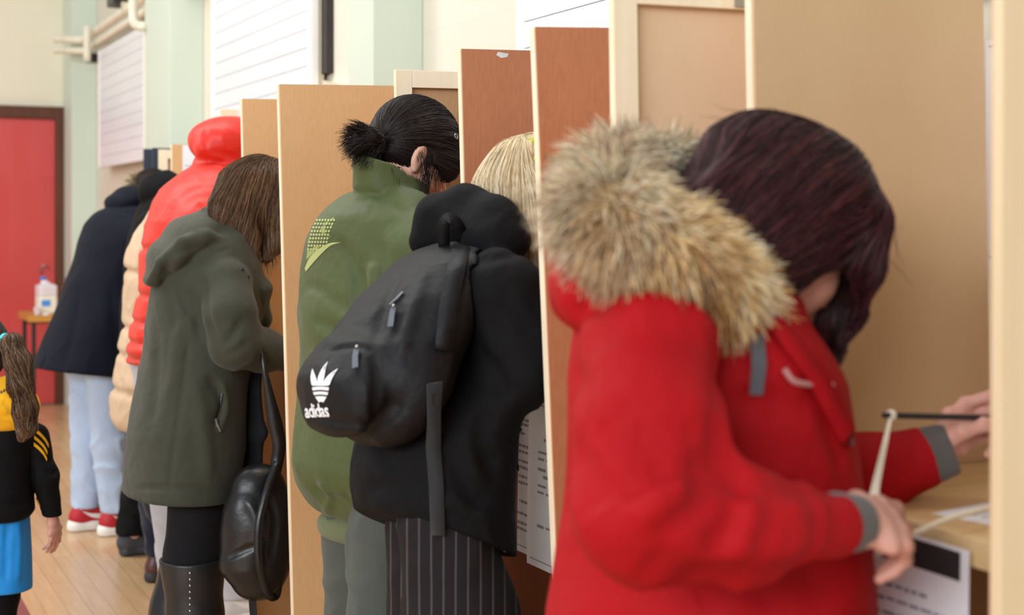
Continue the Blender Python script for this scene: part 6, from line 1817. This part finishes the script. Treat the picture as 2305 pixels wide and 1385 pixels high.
    sh = P.creased(sh, [([(18, 1170), (14, 1240), (12, 1310)], .010, .008), ([(40, 1165), (44, 1230), (40, 1310)], .010, -.006)])
    sh = hollow_hem(lambda p: smax(smax(sh0(p), zb - p[:, 2], .004), p[:, 2] - zt, .004), zb, .008, .05) if False else (lambda f: (lambda p: smax(smax(f(p), zb - p[:, 2], .004), p[:, 2] - zt, .004)))(sh)
    l3 = np.min([T(-150, 1340), T(80, 1130)], 0) - .1; h3 = np.max([T(-150, 1340), T(80, 1130)], 0) + .1; l3[0], h3[0] = -.2, .2
    P.mesh('shorts', sh, l3, h3, .005, BL)
    leg_mesh(P, legs, 'leggings', BK, .007, .001)
    TR = plain('white_child_trainer', (226, 226, 226), .5)
    for a, r in legs: shoe(P, (a[2][0] - .05, a[2][1]), 0.0, .19, TR, WHS)
    # hair and ponytail
    cap = f_ell(head_pt(hc, Rh, (-.012, 0, .028), .86), (.100, .085, .098), Rh); cap = cut(cap, f_ell(head_pt(hc, Rh, (.10, 0, -.05), .86), (.08, .065, .085), Rh), .01)
    tie = T(12, 768, -.075)
    strand_hair(P, cap, hc - .17, hc + .17, .005, lambda p: nrm_rows(tie - p), 2200, [(34, 24, 20), (58, 42, 32), (80, 58, 44)], (50, 36, 28), rs, 6, .016, .003, .06, rad=.0008)
    tail = f_chain([T(12, 772, -.08), T(28, 775, -.10), T(42, 820, -.115), T(48, 870, -.12), T(56, 920, -.12), T(58, 960, -.12), T(50, 985, -.12)], [.010, .024, .030, .028, .028, .022, .006], .02)
    tail = wrinkled(tail, .004, 60, 3); tail = wrinkled(tail, .003, 26, 5)
    tend = T(56, 1050, -.12)
    wv = Wob(5, 34); wv2 = Wob(6, 34)
    def flow(p): return np.array([0, 0, -1.0]) + .35 * nrm_rows(tend - p) + .75 * np.stack([wv(p), wv2(p), wv(p) * 0], 1)
    l4 = np.min([T(0, 1010), T(100, 740)], 0) - .09; h4 = np.max([T(0, 1010), T(100, 740)], 0) + .09; l4[0], h4[0] = -.22, .0
    o, V = strand_hair(P, tail, l4, h4, .004, flow, 2600, [(52, 36, 28), (84, 60, 44), (112, 84, 62), (160, 128, 98)], (66, 48, 36), rs, 9, .014, .006, .2, name='ponytail', rad=.0008)
    TEAL = plain('teal_hair_band', (70, 196, 204), .5, .05)
    ax = nrm(T(28, 772, -.1) - T(0, 766, -.06)); e1 = nrm(np.cross(ax, [0, 0, 1])); e2 = np.cross(ax, e1)
    MB().tube([tie + (e1 * math.cos(t) + e2 * math.sin(t)) * .016 for t in np.linspace(0, 6.283, 25)], .008, 8).build('hair_band', TEAL, P.root, True)
    return P
child()
# ------------------------------------------------------------------ little table by the red door, with milk
TOPW = wood('amber_table_top', (206, 150, 74), (186, 128, 58), .4, (2, 26, 26))
LEGM = plain('black_table_leg', (30, 28, 30), .5)
ty = EY - 0.75
c = on_y(36, 712, ty - .28); top_z = c[2]
xl = on_y(64, 712, ty - .28)[0]
tb = empty('side_table', (xl + .35, ty, 0), 0, 'small wooden table with black legs in front of the red door', 'table')
MB().box((-.35, -.28, top_z - .045), (.35, .28, top_z), .004).build('table_top', TOPW, tb)
for x in (-.31, .31):
    for y in (-.24, .24): MB().box((x - .013, y - .013, 0), (x + .013, y + .013, top_z - .0455), .003).build('leg', LEGM, tb)
MB().box((-.30, -.012 + .24, top_z - .09), (.30, .012 + .24, top_z - .065), .002).build('rail', LEGM, tb)
MILK = plain('milk_white_plastic', (238, 234, 220), .35, .02); CAPB = plain('blue_cap', (50, 120, 210), .4); LABB = plain('blue_label', (70, 150, 226), .5)
CLEARW = plain('cloudy_plastic', (226, 216, 224), .3, .03)
mc = on_y(104, 706, ty - .12)
jg = empty('milk_jug', (mc[0], ty - .12, top_z + .0005), R(8), 'two-part white milk jug with a blue cap on the small table', 'milk jug')
def jugbody(z0, z1): return (lambda f: (lambda p: smax(smax(f(p), z0 - p[:, 2], .003), p[:, 2] - z1, .003)))(
    cut(u(f_box((0, 0, .10), (.062, .062, .102), None, .018), f_echain([(0, 0, .18), (-.02, 0, .235)], [(.05, .05), (.016, .016)], (0, 1, 0), .02), k=.02), f_chain([(.045, 0, .12), (.045, 0, .18)], [.012, .012]), .006))
V, Q = surface_mesh(jugbody(0, .125), (-.09, -.09, -.01), (.09, .09, .28), .004); from_np('milk_filled_body', V, Q, MILK, jg)
V, Q = surface_mesh(jugbody(.1255, .26), (-.09, -.09, .1), (.09, .09, .28), .004); from_np('clear_upper_body', V, Q, CLEARW, jg)
MB().lathe([(.02, .236), (.021, .25), (.020, .258), (.002, .259)], c=(-.02, 0, 0), seg=18).build('cap', CAPB, jg, True)
MB().box((-.05, -.0636, .055), (.012, -.0622, .098), .0005).build('label', LABB, jg)
cc = on_y(84, 704, ty - .24)
cp = empty('paper_cup', (cc[0], ty - .24, top_z + .0005), 0, 'small crumpled white cup at the near corner of the table', 'cup')
MB().lathe([(.018, 0), (.020, .004), (.026, .05), (.027, .052), (.024, .051), (.018, .006), (.001, .005)], seg=20).build('cup_wall', CLEARW, cp, True)
MB().lathe([(.027, .0), (.027, .010), (.001, .011)], c=(.055, -.012, 0), seg=16).build('cup_lid', plain('white_plastic_lid', (240, 240, 240), .4), cp, True)
bc = on_y(152, 690, ty)
bt = empty('spray_bottle', (bc[0], ty, top_z + .0005), 0, 'white bottle with a blue cap, half hidden behind the navy coat', 'bottle')
MB().lathe([(.034, 0), (.037, .006), (.037, .15), (.030, .18), (.014, .195), (.013, .205), (.001, .206)], seg=22).build('bottle_body', MILK, bt, True)
MB().lathe([(.017, .206), (.018, .236), (.012, .245), (.001, .246)], seg=18).build('cap', plain('dark_blue_cap', (44, 56, 120), .4), bt, True)
